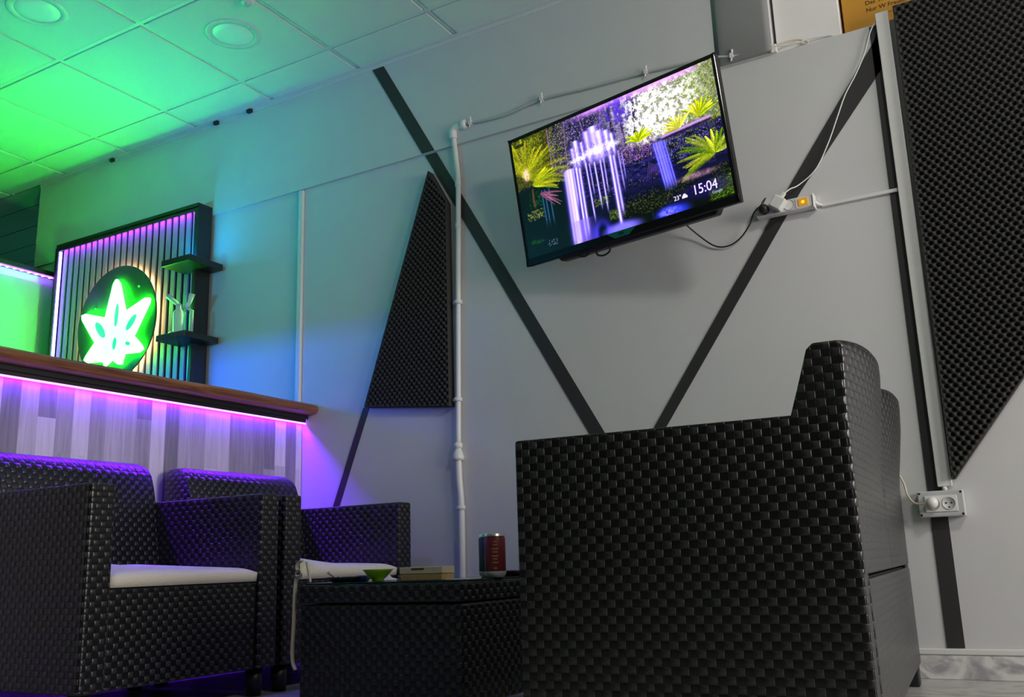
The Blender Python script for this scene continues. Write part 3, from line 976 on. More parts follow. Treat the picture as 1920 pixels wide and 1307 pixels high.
    fern(img, 0.085, 0.42, 9, 0.28, 0.85, -0.22, ye, 0.25, 13, 2)
    fern(img, 0.115, 0.50, 6, 0.20, -0.10, -0.75, [(0.72, 0.40, 0.56), (0.50, 0.28, 0.40), (0.62, 0.45, 0.50)], 0.15, 8, 3)
    img = mix(img, (0.84, 0.70, 0.68), blob(0.055, 0.31, 0.018, 0.05, 0.6) * (0.4 + 0.6 * leaf))
    img = mix(img, (0.34, 0.19, 0.14), np.exp(-((s - 0.088 - 0.012 * np.sin(t_ * 9)) / 0.005) ** 2) * sm(0.42, 0.46, t_) * (1 - sm(0.58, 0.62, t_)))
    fern(img, 0.64, 0.385, 11, 0.13, 2.6, 0.4, [(0.84, 0.90, 0.06), (0.66, 0.76, 0.05)], 0.3, 9, 4)
    fern(img, 0.915, 0.37, 12, 0.17, 2.4, 0.5, [(0.86, 0.90, 0.05), (0.90, 0.92, 0.20), (0.60, 0.70, 0.08)], 0.3, 10, 5)
    fern(img, 0.825, 0.40, 10, 0.15, 2.9, 0.9, [(0.86, 0.88, 0.10), (0.92, 0.92, 0.35)], 0.3, 9, 6)
    gn = [(0.74, 0.84, 0.06), (0.60, 0.74, 0.05), (0.84, 0.88, 0.20), (0.40, 0.58, 0.06)]
    fern(img, 0.955, 0.665, 12, 0.28, 3.5, 2.3, gn, 0.18, 15, 7)
    fern(img, 0.955, 0.665, 9, 0.22, 2.1, 0.3, gn, 0.2, 13, 8)
    # corner tag
    tagm = (s > 0.016) * (s < 0.066) * (t_ > 0.035) * (t_ < 0.062)
    img = mix(img, (0.12, 0.12, 0.02), tagm.astype(float) * 0.9)
    # dark band behind the clock
    img = mix(img, (0.11, 0.05, 0.36), blob(0.893, 0.885, 0.085, 0.055, 0.9) * 0.8)
    img = mix(img, (0.06, 0.05, 0.22), blob(0.775, 0.90, 0.05, 0.035, 0.9) * 0.6)
    soft = img.copy()
    soft[1:-1, 1:-1] = (img[1:-1, 1:-1] * 4 + img[:-2, 1:-1] + img[2:, 1:-1] + img[1:-1, :-2] + img[1:-1, 2:]) / 8
    lin = np.clip(soft * 0.95, 0, 1) ** 2.2
    out = np.ones((H_, W_, 4), np.float32)
    out[..., :3] = lin[::-1]
    im = bpy.data.images.new('waterfall_scene', W_, H_, alpha=False, float_buffer=True)
    im.colorspace_settings.name = 'Linear Rec.709'
    im.pixels.foreach_set(out.ravel())
    im.update()
    im.pack()
    return im


TVW, TVH = 0.880, 0.4843
yaw, tilt = 0.2152, 0.1726
u_ = Vector((math.cos(yaw), -math.sin(yaw), 0))
n_ = Vector((-math.sin(yaw), -math.cos(yaw), 0))
up_ = Vector((0, 0, 1)) * math.cos(tilt) + n_ * math.sin(tilt)
nn_ = u_.cross(up_)
tv = thing('television', 'flat screen television showing a waterfall, tilted out from the wall', 'television')
tv.matrix_world = Matrix(((u_.x, up_.x, nn_.x, -1.155), (u_.y, up_.y, nn_.y, 2.782), (u_.z, up_.z, nn_.z, 1.667), (0, 0, 0, 1)))
hw, hh = TVW / 2, TVH / 2
bz, bzb = 0.013, 0.026
MB().box(-hw, hw, -hh, hh, -0.030, -0.006).build('housing', 'black_plastic', tv, bevel=0.004)
m_ = MB().box(-hw, hw, hh - bz, hh, -0.006, 0).box(-hw, hw, -hh, -hh + bzb, -0.006, 0).box(-hw, -hw + bz, -hh, hh, -0.006, 0).box(hw - bz, hw, -hh, hh, -0.006, 0)
m_.build('bezel', 'gloss_black', tv, bevel=0.0015, seg=1)
MB().prism([(-0.30, -hh - 0.012, -0.065), (0.34, -hh - 0.012, -0.065), (0.37, -hh + 0.03, -0.06), (0.30, 0.10, -0.05), (-0.30, 0.10, -0.05), (-0.34, -hh + 0.03, -0.06)], (0, 0, 0.036)).build('rear_housing', 'black_plastic', tv, bevel=0.006)
sx0, sx1, sy0, sy1 = -hw + bz, hw - bz, -hh + bzb, hh - bz
me = bpy.data.meshes.new('screen')
me.from_pydata([(sx0, sy0, -0.0025), (sx1, sy0, -0.0025), (sx1, sy1, -0.0025), (sx0, sy1, -0.0025), (sx0, sy0, -0.0055), (sx1, sy0, -0.0055), (sx1, sy1, -0.0055), (sx0, sy1, -0.0055)], [],
               [(0, 1, 2, 3), (7, 6, 5, 4), (0, 4, 5, 1), (1, 5, 6, 2), (2, 6, 7, 3), (3, 7, 4, 0)])
lay = me.uv_layers.new(name='UVMap')
for i, q in enumerate(((0, 0), (1, 0), (1, 1), (0, 1))):
    lay.data[i].uv = q
m, nt, b = new_mat('lit_screen')
it = nd(nt, 'ShaderNodeTexImage')
it.image = paint_screen()
it.extension = 'EXTEND'
nt.links.new(it.outputs[0], b.inputs['Emission Color'])
b.inputs['Emission Strength'].default_value = 2.1
b.inputs['Base Color'].default_value = (0.005, 0.005, 0.006, 1)
b.inputs['Roughness'].default_value = 0.35
me.materials.append(m)
scr = bpy.data.objects.new('screen', me)
C.objects.link(scr)
scr.parent = tv


def st(s_, t__):
    return sx0 + (sx1 - sx0) * s_, sy1 - (sy1 - sy0) * t__


x_, y_ = st(0.833, 0.914)
text('clock_digits', '15:04', 0.045, 'led_white', scr, Matrix.Translation((x_, y_, -0.0020)), sx=0.92)
x_, y_ = st(0.749, 0.912)
text('temperature_digits', '23\u00b0', 0.021, 'led_white', scr, Matrix.Translation((x_, y_, -0.0020)))
x_, y_ = st(0.797, 0.898)
m_ = MB()
for dx, dy, r_ in ((-0.005, -0.002, 0.0045), (0.0, 0.002, 0.006), (0.006, -0.002, 0.0045)):
    m_.prism([(x_ + dx + r_ * math.cos(k * PI / 8), y_ + dy + r_ * math.sin(k * PI / 8), -0.0022) for k in range(16)], (0, 0, 0.0006))
m_.prism([(x_ - 0.010, y_ - 0.0065, -0.0022), (x_ + 0.010, y_ - 0.0065, -0.0022), (x_ + 0.010, y_ - 0.002, -0.0022), (x_ - 0.010, y_ - 0.002, -0.0022)], (0, 0, 0.0006))
m_.build('cloud_icon', 'led_white', scr)
x_, y_ = st(0.912, 0.945)
text('caption', 'Google', 0.0125, 'caption', scr, Matrix.Translation((x_, y_, -0.0020)))
bx_, by_ = -0.006, -hh + 0.0255
MB().prism([(bx_ - 0.062, by_, 0.0002), (bx_ + 0.062, by_, 0.0002), (bx_ + 0.028, by_ - 0.022, 0.0002), (bx_ - 0.030, by_ - 0.022, 0.0002)], (0, 0, 0.003)).build('badge', 'badge', tv, bevel=0.001)
m_ = MB()
for dx in (-0.009, -0.002, 0.005):
    m_.box(bx_ + dx, bx_ + dx + 0.005, by_ - 0.014, by_ - 0.006, 0.0033, 0.0036)
m_.build('badge_mark', 'black_plastic', tv)
MB().tube(smooth_path([(-0.145, -hh - 0.004, -0.035), (-0.140, -hh - 0.026, -0.032), (-0.115, -hh - 0.034, -0.032), (-0.088, -hh - 0.026, -0.032), (-0.082, -hh - 0.002, -0.036)], 8), 0.0034, 8).build('cable_loop', 'black_plastic', tv)
MB().tube(smooth_path([(-0.235, -hh + 0.004, -0.035), (-0.215, -hh - 0.014, -0.034), (-0.185, -hh - 0.016, -0.034), (-0.165, -hh + 0.004, -0.036)], 8), 0.0030, 8).build('cable_loop', 'black_plastic', tv)
MB().box(-0.10, 0.10, -0.10, 0.12, -0.078, -0.062).box(-0.03, 0.03, -0.03, 0.05, -0.128, -0.078).build('mount_bracket', 'black_plastic', tv, bevel=0.003)

# ------------------------------------------------------------------ bar
bar = thing('bar_counter', 'wood topped bar faced in grey vertical planks with a violet light strip', 'bar', (-2.75, 2.3, 0))
X0, Y0 = -2.75, 2.3
BY0, BY1 = 0.75, D - 0.002


def bx(m_, x0, x1, y0, y1, z0, z1):
    return m_.box(x0 - X0, x1 - X0, y0 - Y0, y1 - Y0, z0, z1)


bx(MB(), -3.05, -2.772, BY0, BY1, 0.0, 0.985).build('carcass', 'frame_black', bar)
bx(MB(), -2.772, -2.758, BY0, BY1 - 0.002, 0.0, 0.972).build('plank_front', 'plank', bar)
# live-edge top, wavy along its front
stn = 60


def edge_off(y):
    return 0.005 * math.sin(y * 5.1 + 0.6) + 0.003 * math.sin(y * 13.0)


prof_t = [(-3.16, 1.004), (-3.16, 1.048), (-2.700, 1.048), (-2.684, 1.045), (-2.672, 1.034), (-2.669, 1.022), (-2.676, 1.010), (-2.692, 1.004)]
rows = []
for k in range(stn + 1):
    y = BY0 + (BY1 - BY0) * k / stn
    e_ = edge_off(y)
    taper = 1.0
    rows.append([(x - X0 + (e_ if i > 1 else 0), y - Y0, z) for i, (x, z) in enumerate(prof_t)])
n8 = len(prof_t)
m_ = MB()
vs = [p for r_ in rows for p in r_]
fs = [(k * n8 + i, k * n8 + (i + 1) % n8, (k + 1) * n8 + (i + 1) % n8, (k + 1) * n8 + i) for k in range(stn) for i in range(n8)]
m_.add(vs, fs, False)
m_.add(rows[0], [tuple(range(n8))]).add(rows[-1], [tuple(range(n8 - 1, -1, -1))])
m_.build('counter_top', 'wood', bar)
bx(MB(), -2.770, -2.725, BY0, BY1, 0.987, 1.004).build('light_channel', 'frame_black', bar)
bx(MB(), -2.7395, -2.7365, BY0, BY1, 0.966, 0.989).build('light_shade', 'frame_black', bar)
ls = bx(MB(), -2.7565, -2.7490, 1.42, BY1 - 0.002, 0.9805, 0.9865).build('light_strip', 'violet', bar)

bx(MB(), -2.7364, -2.7350, 1.42, BY1 - 0.002, 0.9655, 0.9725).build('light_cover', 'led_cover', bar)

# unseen board on posts, added to cut off the blue light on the wall
t = thing('light_cutoff_board', 'unseen dark board on posts, added to shape the blue light', 'shelf', (-3.97, 1.0, 1.305))
MB().box(-0.8, 0.8, -0.16, 0.235, -0.015, 0.015).build('board', 'frame_black', t, bevel=0.003)
for x in (-0.70, 0.70):
    MB().box(x - 0.02, x + 0.02, -0.15, -0.11, -1.305, -0.015).build('post', 'frame_black', t)

# ------------------------------------------------------------------ low partition with violet strip
t = thing('partition', 'pale partition at the left wall end with a violet light strip along its top', 'partition', (-4.60, 1.9, 0))
MB().box(-0.05, 0.05, -1.0, 1.117, 0.0, 1.90).build('panel', 'partition_paint', t, bevel=0.003)
MB().box(-0.07, 0.085, -1.0, 1.117, 1.945, 1.972).build('cap_board', 'frame_black', t, bevel=0.003)
MB().box(-0.05, 0.03, -1.0, 1.117, 1.90, 1.945).build('top_rail', 'wall', t)
m_ = MB().box(0.066, 0.076, -1.0, 1.10, 1.9385, 1.9445)
m_.build('light_strip', 'violet_dim', t)
for k in range(50):
    y = -0.9 + 0.04 * k
    if y > 0.5:
        MB().box(0.064, 0.078, y, y + 0.012, 1.9365, 1.9384).build('light_diode', 'pink_led', t)

# ------------------------------------------------------------------ backlit sign panel
PX0, PX1, PZ0, PZ1, PY = -4.405, -3.374, 1.02, 2.068, D - 0.100
sg = thing('light_panel', 'slatted black framed light panel with a round green glowing leaf sign', 'wall panel', (-3.92, D, PZ0))
ox, oz = -3.92, PZ0


def sb(m_, x0, x1, y0, y1, z0, z1):
    return m_.box(x0 - ox, x1 - ox, y0 - D, y1 - D, z0 - oz, z1 - oz)


m_ = MB()
sb(m_, PX0 - 0.02, PX0, PY, DU, PZ0, PZ1)
sb(m_, PX1, PX1 + 0.025, PY, DU, PZ0, PZ1)
sb(m_, PX0 - 0.02, PX1 + 0.025, PY, DU, PZ1, PZ1 + 0.022)
sb(m_, PX0 - 0.02, PX1 + 0.025, PY, DU, PZ0 - 0.02, PZ0)
m_.build('frame', 'frame_black', sg, bevel=0.003)
sb(MB(), PX0, PX1, D - 0.062, D - 0.052, PZ0, PZ1).build('backing', 'slat_gap', sg)
NS = 22
pt = (PX1 - PX0) / NS
m_ = MB()
for k in range(NS):
    x0 = PX0 + pt * k + pt * 0.16
    sb(m_, x0, x0 + pt * 0.64, D - 0.072, D - 0.0622, PZ0, PZ1 - 0.004)
m_.build('slats', 'slat', sg, bevel=0.002, seg=1)
sb(MB(), PX0, PX1, PY, PY + 0.006, PZ1 - 0.018, PZ1).build('lip', 'frame_black', sg)
sb(MB(), PX0 + 0.004, PX1 - 0.004, D - 0.093, D - 0.082, PZ1 - 0.008, PZ1 - 0.003).build('light_strip', 'violet_soft', sg)
sb(MB(), PX0 + 0.003, PX0 + 0.012, D - 0.094, D - 0.084, PZ0 + 0.01, PZ1 - 0.02).build('light_strip', 'pink_led', sg)
sb(MB(), PX1 - 0.006, PX1 - 0.002, D - 0.092, D - 0.082, PZ0 + 0.01, PZ1 - 0.02).build('light_strip', emit('blue_violet_led', (0.10, 0.10, 1.0), 8.0), sg)
# disc with its backlight and the neon leaf
DCX, DCZ, DR = -3.895, 1.578, 0.290
m_ = MB().lathe([(0, 0), (DR, 0), (DR + 0.002, 0.002), (DR + 0.002, 0.006), (DR, 0.008), (0, 0.008)], 72, (DCX - ox, -0.096, DCZ - oz), (0, -1, 0))
disc = m_.build('disc', 'disc', sg)
MB().lathe([(DR - 0.034, 0.0), (DR - 0.006, 0.0), (DR - 0.006, 0.003), (DR - 0.034, 0.003), (DR - 0.034, 0.0)], 64, (DCX - ox, -0.0925, DCZ - oz), (0, -1, 0)).build('backlight_ring', 'warm', disc)
for k in range(4):
    a = PI / 4 + k * PI / 2
    MB().lathe([(0, 0), (0.006, 0), (0.006, 0.024), (0, 0.024)], 12, (DCX - ox + 0.17 * math.cos(a), -0.071, DCZ - oz + 0.17 * math.sin(a)), (0, -1, 0)).build('standoff', 'metal', disc)
for dx, dz in ((0.16, 0.16), (-0.16, 0.10)):
    MB().lathe([(0, 0), (0.006, 0), (0.005, 0.003), (0, 0.004)], 12, (DCX - ox + dx, -0.104, DCZ - oz + dz), (0, -1, 0)).build('screw', 'metal', disc)
LEAF = [(-3.877, 1.791), (-3.805, 1.607), (-3.633, 1.656), (-3.74, 1.485), (-3.665, 1.411), (-3.795, 1.413), (-3.814, 1.360), (-3.876, 1.398), (-3.924, 1.370), (-3.963, 1.394), (-4.078, 1.409), (-4.004, 1.489), (-4.124, 1.645), (-3.939, 1.599)]
cxl, czl = -3.885, 1.468
pl = []
for i, (x, z) in enumerate(LEAF):
    tip = i % 2 == 0
    k = 0.965 if tip else 0.93
    x, z = cxl + (x - cxl) * k, czl + (z - czl) * k
    if tip:
        d = Vector((x - cxl, 0, z - czl)).normalized()
        p = Vector((-d.z, 0, d.x))
        c0 = Vector((x, 0, z))
        # rounded tip walked counter to the list's clockwise order
        pl += [c0 - d * 0.012 + p * 0.007, c0, c0 - d * 0.012 - p * 0.007]
    else:
        pl.append(Vector((x, 0, z)))
path = []
for i in range(len(pl)):
    a, b2 = pl[i], pl[(i + 1) % len(pl)]
    nseg = max(1, int((b2 - a).length / 0.02))
    path += [a.lerp(b2, k / nseg) for k in range(nseg)]
MB().tube([(p.x - ox, -0.122, p.z - oz) for p in path], 0.0150, 12, closed=True).build('neon_tube', 'neon', disc)
m_ = MB()
for (xa, za), (xb, zb), wd in (((-3.882, 1.672), (-3.888, 1.556), 0.013), ((-4.040, 1.598), (-3.965, 1.514), 0.021), ((-3.740, 1.594), (-3.806, 1.527), 0.018), ((-3.885, 1.500), (-3.890, 1.440), 0.013), ((-3.772, 1.452), (-3.806, 1.462), 0.009)):
    d = Vector((xb - xa, 0, zb - za))
    p = Vector((-d.z, 0, d.x)).normalized() * wd
    c_ = Vector(((xa + xb) / 2, 0, (za + zb) / 2))
    poly = []
    for k in range(20):
        a = 2 * PI * k / 20
        q = c_ + d * 0.5 * math.cos(a) + p * math.sin(a)
        poly.append((q.x - ox, -0.1086, q.z - oz))
    MB().prism(poly, (0, -0.0012, 0)).build('leaf_window', 'neon_cyan', disc)
c3 = [(x, z) for x, z in LEAF]
m_ = MB()
m_.add([(cxl - ox, -0.1085, czl - oz)] + [(cxl + (x - cxl) * 0.93 - ox, -0.1085, czl + (z - czl) * 0.93 - oz) for x, z in LEAF],
       [(0, i + 1, (i + 1) % 14 + 1) for i in range(14)])
m_.add([(cxl - ox, -0.106, czl - oz)] + [(cxl + (x - cxl) * 0.93 - ox, -0.106, czl + (z - czl) * 0.93 - oz) for x, z in LEAF],
       [(0, (i + 1) % 14 + 1, i + 1) for i in range(14)])
m_.build('leaf_sheet', 'neon_fill', disc, recalc=False)

# two floating shelves beside the panel
sh = tag(MB().box(-0.19, 0.0, -0.2, 0.0, -0.015, 0.015).build('wall_shelf', 'frame_black', bevel=0.002), 'upper dark floating shelf beside the light panel, empty', 'shelf', None)
sh.location = (-3.262, DU - 0.001, 1.768)
sh2 = tag(MB().box(-0.19, 0.0, -0.2, 0.0, -0.014, 0.014).build('wall_shelf', 'frame_black', bevel=0.002), 'lower dark floating shelf beside the light panel, holding a glass piece', 'shelf', None)
sh2.location = (-3.272, DU - 0.001, 1.412)
# glass water pipe
t = thing('glass_pipe', 'clear glass water pipe standing on the lower floating shelf', 'glass piece', (-3.385, 2.865, 1.4262))
MB().lathe([(0, 0), (0.040, 0), (0.042, 0.006), (0.040, 0.012), (0.024, 0.018), (0.024, 0.105), (0.021, 0.115), (0.013, 0.125), (0.013, 0.150), (0.0, 0.150)], 24, (0, 0, 0)).build('base_chamber', 'glass', t)
MB().tube([(0.0, 0.0, 0.145), (-0.012, -0.01, 0.158), (-0.042, -0.03, 0.190)], [0.011, 0.010, 0.012], 14).build('mouthpiece', 'glass', t)
MB().tube([(0.02, 0.01, 0.118), (0.045, 0.02, 0.150), (0.062, 0.02, 0.195)], [0.008, 0.009, 0.015], 14).build('bowl_stem', 'glass', t)
MB().tube([(0.055, 0.03, 0.015), (0.055, 0.03, 0.115), (0.03, 0.012, 0.13)], [0.008, 0.008, 0.007], 12).build('side_arm', 'glass', t)
MB().lathe([(0, 0), (0.013, 0), (0.013, 0.012), (0.008, 0.016), (0, 0.016)], 16, (0.055, 0.03, 0.0)).build('foot', 'glass', t)

# ------------------------------------------------------------------ ceiling fittings


def downlight(x, y, label):
    t_ = thing('downlight', label, 'ceiling light', (x, y, ZC - 0.001), group='recessed ceiling lights')
    MB().lathe([(0.115, 0.0), (0.114, -0.002), (0.108, -0.0035), (0.086, -0.0035), (0.083, -0.001), (0.083, 0.0)], 48).build('trim_ring', 'lamp_trim', t_)
    MB().lathe([(0.0828, -0.0012), (0.08, -0.0028), (0.05, -0.0036), (0.0, -0.004)], 48).build('lens', 'lamp_lens', t_)
    return t_


downlight(-2.695, 2.490, 'round recessed ceiling light, switched off, near the wall stripe')
downlight(-3.205, 1.955, 'round recessed ceiling light bathed in bright green at the top left')
t = thing('smoke_detector', 'small white ceiling sensor at the top edge near a tile corner', 'sensor', (-2.47, 2.350, ZC - 0.001))
MB().lathe([(0.030, 0.0), (0.030, -0.008), (0.024, -0.013), (0.0, -0.014)], 24).build('body', 'white_plastic', t)
MB().lathe([(0.012, -0.013), (0.011, -0.020), (0.0, -0.022)], 16).build('dome', 'glass', t)
for i, (x, y_n) in enumerate(((-3.338, 'middle'), (-3.113, 'right'), (-4.119, 'left'))):
    tag(MB().box(x - 0.014, x + 0.014, DU - 0.018, DU - 0.0002, ZC - 0.022, ZC - 0.005).build('wall_clip', 'black_plastic', bevel=0.002),
        {'middle': 'larger small black clip in the wall and ceiling joint, between the other two', 'right': 'tiny black clip in the wall and ceiling joint, closest to the painted stripe',
         'left': 'tiny black clip in the wall and ceiling joint, above the light panel'}[y_n], 'clip', 'black clips along the ceiling joint')

# ------------------------------------------------------------------ woven armchairs


AW, AD, AH = 0.668, 0.625, 0.592


def armchair(loc, label):
    t_ = thing('armchair', label, 'armchair', loc, 0, 'woven armchairs along the bar')
    for s_ in (0, 1):
        y0 = 0.0 if s_ == 0 else AW - 0.076
        MB().box(-AD, 0.0, y0, y0 + 0.076, 0.080, AH).build('arm', 'weave', t_, bevel=0.008, seg=3)
    MB().box(-AD + 0.02, -0.012, 0.0765, AW - 0.0765, 0.080, 0.330).build('seat_base', 'weave', t_, bevel=0.006)
    # backrest: nearly upright low down, rolling back at the top
    m_ = MB()
    rows_ = [(0.331, -0.436), (0.40, -0.446), (0.49, -0.463), (0.56, -0.475), (0.62, -0.488), (0.655, -0.498), (0.680, -0.508), (0.700, -0.522), (0.712, -0.536), (0.720, -0.550), (0.724, -0.565)]
    rc = 0.034
    lay_ = []
    for z, x in rows_:
        k = max(0.0, z - (0.724 - rc))
        ins = rc - math.sqrt(max(0.0, rc * rc - k * k))
        y0, y1 = 0.050 + ins, 0.598 - ins
        lay_ += [(x, y0, z), (x, y1, z), (-AD + 0.008, y1, z), (-AD + 0.008, y0, z)]
    nr = len(rows_)
    for k in range(4):
        m_.add(lay_, [(i * 4 + k, i * 4 + (k + 1) % 4, (i + 1) * 4 + (k + 1) % 4, (i + 1) * 4 + k) for i in range(nr - 1)], True)
    m_.add(lay_, [(0, 1, 2, 3), tuple(range((nr - 1) * 4, nr * 4))])
    m_.build('backrest', 'weave', t_, bevel=0.008, seg=2)
    for x in (-0.05, -AD + 0.05):
        for y in (0.04, AW - 0.04):
            MB().lathe([(0, 0), (0.022, 0), (0.026, 0.080), (0, 0.080)], 14, (x, y, 0)).build('foot', 'black_plastic', t_)
    return t_


ch = armchair((-2.09, 1.525, 0), 'dark woven armchair with cream cushion, nearest the camera')
dup(ch, (-2.09, 2.218, 0), None, 'dark woven armchair with cream cushion, between the other armchair and the wall')


def cushion(loc, label, lump, seed):
    def top(a, b):
        x = -0.428 + 0.423 * a
        y = 0.082 + (AW - 0.164) * b
        ex = min(1.0, (1 - a) / 0.10) if a > 0.5 else min(1.0, a / 0.12)
        ey = min(1.0, min(b, 1 - b) / 0.10)
        e_ = math.sqrt(max(0, 1 - (1 - ex) ** 2)) * math.sqrt(max(0, 1 - (1 - ey) ** 2))
        h_ = 0.026 + 0.012 * e_ + lump(a, b) * min(1.0, e_ * 1.3)
        return (x, y, h_)
    m_ = MB()
    nu, nv = 30, 34
    m_.grid(top, nu, nv)
    rim = [top(i / nu, 0) for i in range(nu)] + [top(1, j / nv) for j in range(nv)] + [top(1 - i / nu, 1) for i in range(nu)] + [top(0, 1 - j / nv) for j in range(nv)]
    k = len(rim)
    lo = [(x * 0.99 - 0.004 if x > -0.1 else x, y, 0.0) for x, y, z in rim]
    m_.add(rim + lo, [(i, (i + 1) % k, (i + 1) % k + k, i + k) for i in range(k)], True)
    m_.add(lo, [tuple(range(k))])
    o_ = m_.build('seat_cushion', 'cushion', uv=False)
    o_.location = loc
    return tag(o_, label, 'cushion', 'cream seat cushions')


cushion((-2.09, 1.525, 0.3305), 'cream seat cushion lying on the armchair nearest the camera',
        lambda a, b: (0.022 + 0.020 * math.exp(-((b - 0.30) / 0.20) ** 2) + 0.004 * math.sin(b * 11)) * (1 - a) ** 0.8, 1)
cushion((-2.09, 2.218, 0.3305), 'cream seat cushion lumped up at one end, on the armchair by the wall',
        lambda a, b: (0.016 + 0.055 * math.exp(-((b - 0.12) / 0.30) ** 2)) * (1 - a) ** 0.6, 2)

# ------------------------------------------------------------------ woven two-seat sofa, seen from its end and back
sofa = thing('sofa', 'dark woven two seat sofa seen from its end and back', 'sofa', (-0.297, 1.72, 0), math.radians(4.0))
# local: y runs along the back towards the wall, -x towards the seat front
SL, SD, SH = 1.174, 0.655, 0.605
for y0 in (0.0, SL - 0.075):
    MB().box(-SD, -0.002, y0, y0 + 0.075, 0.050, SH).build('arm', 'weave', sofa, bevel=0.006, seg=3)
MB().box(-SD + 0.02, -0.012, 0.0755, SL - 0.0755, 0.050, 0.315).build('seat_base', 'weave', sofa, bevel=0.005)
MB().box(-0.014, 0.0, 0.060, SL - 0.004, 0.055, 0.312).build('back_panel', 'weave_sheen', sofa, bevel=0.004)


def back_shell(y0, y1, first):
    ny = 26
    m_ = MB()
    prof = [(-0.16, 0.320), (0.0, 0.320), (0.0, 0.42), (0.0, 0.52), (0.0, 0.60), (0.002, 0.66), (0.004, 0.705), (0.004, 0.722), (-0.004, 0.733), (-0.048, 0.733), (-0.060, 0.722), (-0.075, 0.675), (-0.098, 0.605), (-0.130, 0.45)]
    n2 = len(prof)
    vs = []
    for k in range(ny + 1):
        q = k / ny
        y = y0 + (y1 - y0) * q
        bul = math.sin(PI * q) ** 0.8 if 0 < q < 1 else 0.0
        for x, z in prof:
            up2 = min(1.0, max(0.0, (z - 0.42) / 0.28))
            vs.append((x + 0.036 * bul * up2 * up2 * (3 - 2 * up2), y, z + 0.022 * bul * max(0.0, (z - 0.60) / 0.13)))
    m_.add(vs, [(k * n2 + i, k * n2 + (i + 1) % n2, (k + 1) * n2 + (i + 1) % n2, (k + 1) * n2 + i) for k in range(ny) for i in range(n2)], True)
    m_.add(vs[:n2], [tuple(range(n2))])
    m_.add(vs[-n2:], [tuple(range(n2))])
    return m_.build('backrest', 'weave_sheen', sofa, bevel=0.004)


back_shell(0.001, SL / 2, True)
back_shell(SL / 2 + 0.001, SL - 0.001, False)
for x in (-0.05, -SD + 0.05):
    for y in (0.04, SL - 0.035):
        MB().box(x - 0.03, x + 0.045, y - 0.03, y + 0.03, 0.0, 0.052).build('foot', 'black_plastic', sofa, bevel=0.004)

# ------------------------------------------------------------------ coffee table and what is on it
tb = thing('coffee_table', 'low dark woven coffee table in front of the armchairs', 'table', (-1.505, 2.17, 0))
TX0, TX1, TY0, TY1 = -0.256, 0.256, -0.246, 0.246
MB().box(TX0 + 0.004, TX1 - 0.004, TY0 + 0.004, TY1 - 0.004, 0.032, 0.270).build('body', 'weave', tb, bevel=0.006)
MB().box(TX0, TX1, TY0, TY1, 0.273, 0.319).build('lid', 'weave', tb, bevel=0.006)
MB().box(TX0 + 0.012, TX1 - 0.012, TY0 + 0.012, TY1 - 0.012, 0.3192, 0.3240).build('glass_top', 'table_glass', tb, bevel=0.001)
for x in (TX0 + 0.03, TX1 - 0.03):
    for y in (TY0 + 0.03, TY1 - 0.03):
        MB().box(x - 0.02, x + 0.02, y - 0.02, y + 0.02, 0.0, 0.032).build('foot', 'black_plastic', tb)
ZT = 0.3242


def can(loc, mat, label, marks):
    t_ = thing('drink_can', label, 'can', loc)
    r = 0.0275
    MB().lathe([(0.021, 0.004), (r - 0.002, 0.009), (r, 0.013), (r, 0.098), (r - 0.003, 0.105), (0.0245, 0.108)], 36).build('body', mat, t_)
    MB().lathe([(0, 0.003), (0.018, 0.002), (0.021, 0.0), (0.023, 0.002), (0.0272, 0.008), (0.0279, 0.0125), (0.0279, 0.0160)], 36).build('bottom_rim', 'can_silver', t_)
    lid = MB().lathe([(0.0275, 0.1040), (0.0255, 0.1090), (0.0245, 0.1115), (0.0225, 0.1115), (0.0215, 0.1080), (0, 0.1080)], 36).build('lid', 'metal', t_)
    MB().box(-0.006, 0.010, -0.006, 0.006, 0.1082, 0.1112).build('pull_tab', 'metal', lid, bevel=0.002)
    if marks:
        for k, z in enumerate((0.022, 0.036, 0.045, 0.052, 0.062, 0.070, 0.080, 0.088)):
            a0 = math.radians(-58)
            wd = (0.35, 0.55, 0.42, 0.6, 0.5, 0.62, 0.4, 0.3)[k]
            m2 = MB()
            seg = 8
            vs_ = []
            for q in range(seg + 1):
                a = a0 - wd / 2 + wd * q / seg
                for rr_, zz in ((r + 0.0003, z), (r + 0.0003, z + 0.0035)):
                    vs_.append((rr_ * math.cos(a), rr_ * math.sin(a), zz))
            m2.add(vs_, [(2 * q, 2 * q + 2, 2 * q + 3, 2 * q + 1) for q in range(seg)], True)
            m2.build('printed_line', 'red_ink', t_, recalc=False)
    return t_


can((-1.268, 2.115, ZT), 'maroon', 'maroon drink can on the coffee table', True)
can((-1.322, 2.175, ZT), 'navy', 'dark teal drink can half hidden behind the maroon can', False)
tag(MB().lathe([(0, 0), (0.014, 0), (0.016, 0.002), (0.016, 0.005), (0.026, 0.014), (0.036, 0.026), (0.041, 0.0305), (0.039, 0.0305), (0.033, 0.024), (0.020, 0.011), (0, 0.008)], 40).build('bowl', 'lime'),
    'small lime green bowl on the coffee table', 'bowl').location = (-1.545, 1.985, ZT)
t = thing('ashtray', 'black round ashtray plate with a cigarette end on the coffee table', 'ashtray', (-1.655, 2.0, ZT))
MB().lathe([(0, 0), (0.042, 0), (0.050, 0.004), (0.058, 0.0125), (0.055, 0.0135), (0.046, 0.007), (0, 0.005)], 40).build('dish', 'gloss_black', t)
MB().tube([(-0.015, -0.03, 0.012), (-0.032, -0.046, 0.027)], 0.0042, 10).build('cigarette_end', 'strap', t)
MB().tube([(0.0, -0.032, 0.011), (0.012, -0.046, 0.014)], 0.0036, 10).build('cigarette_end', 'strap', t)
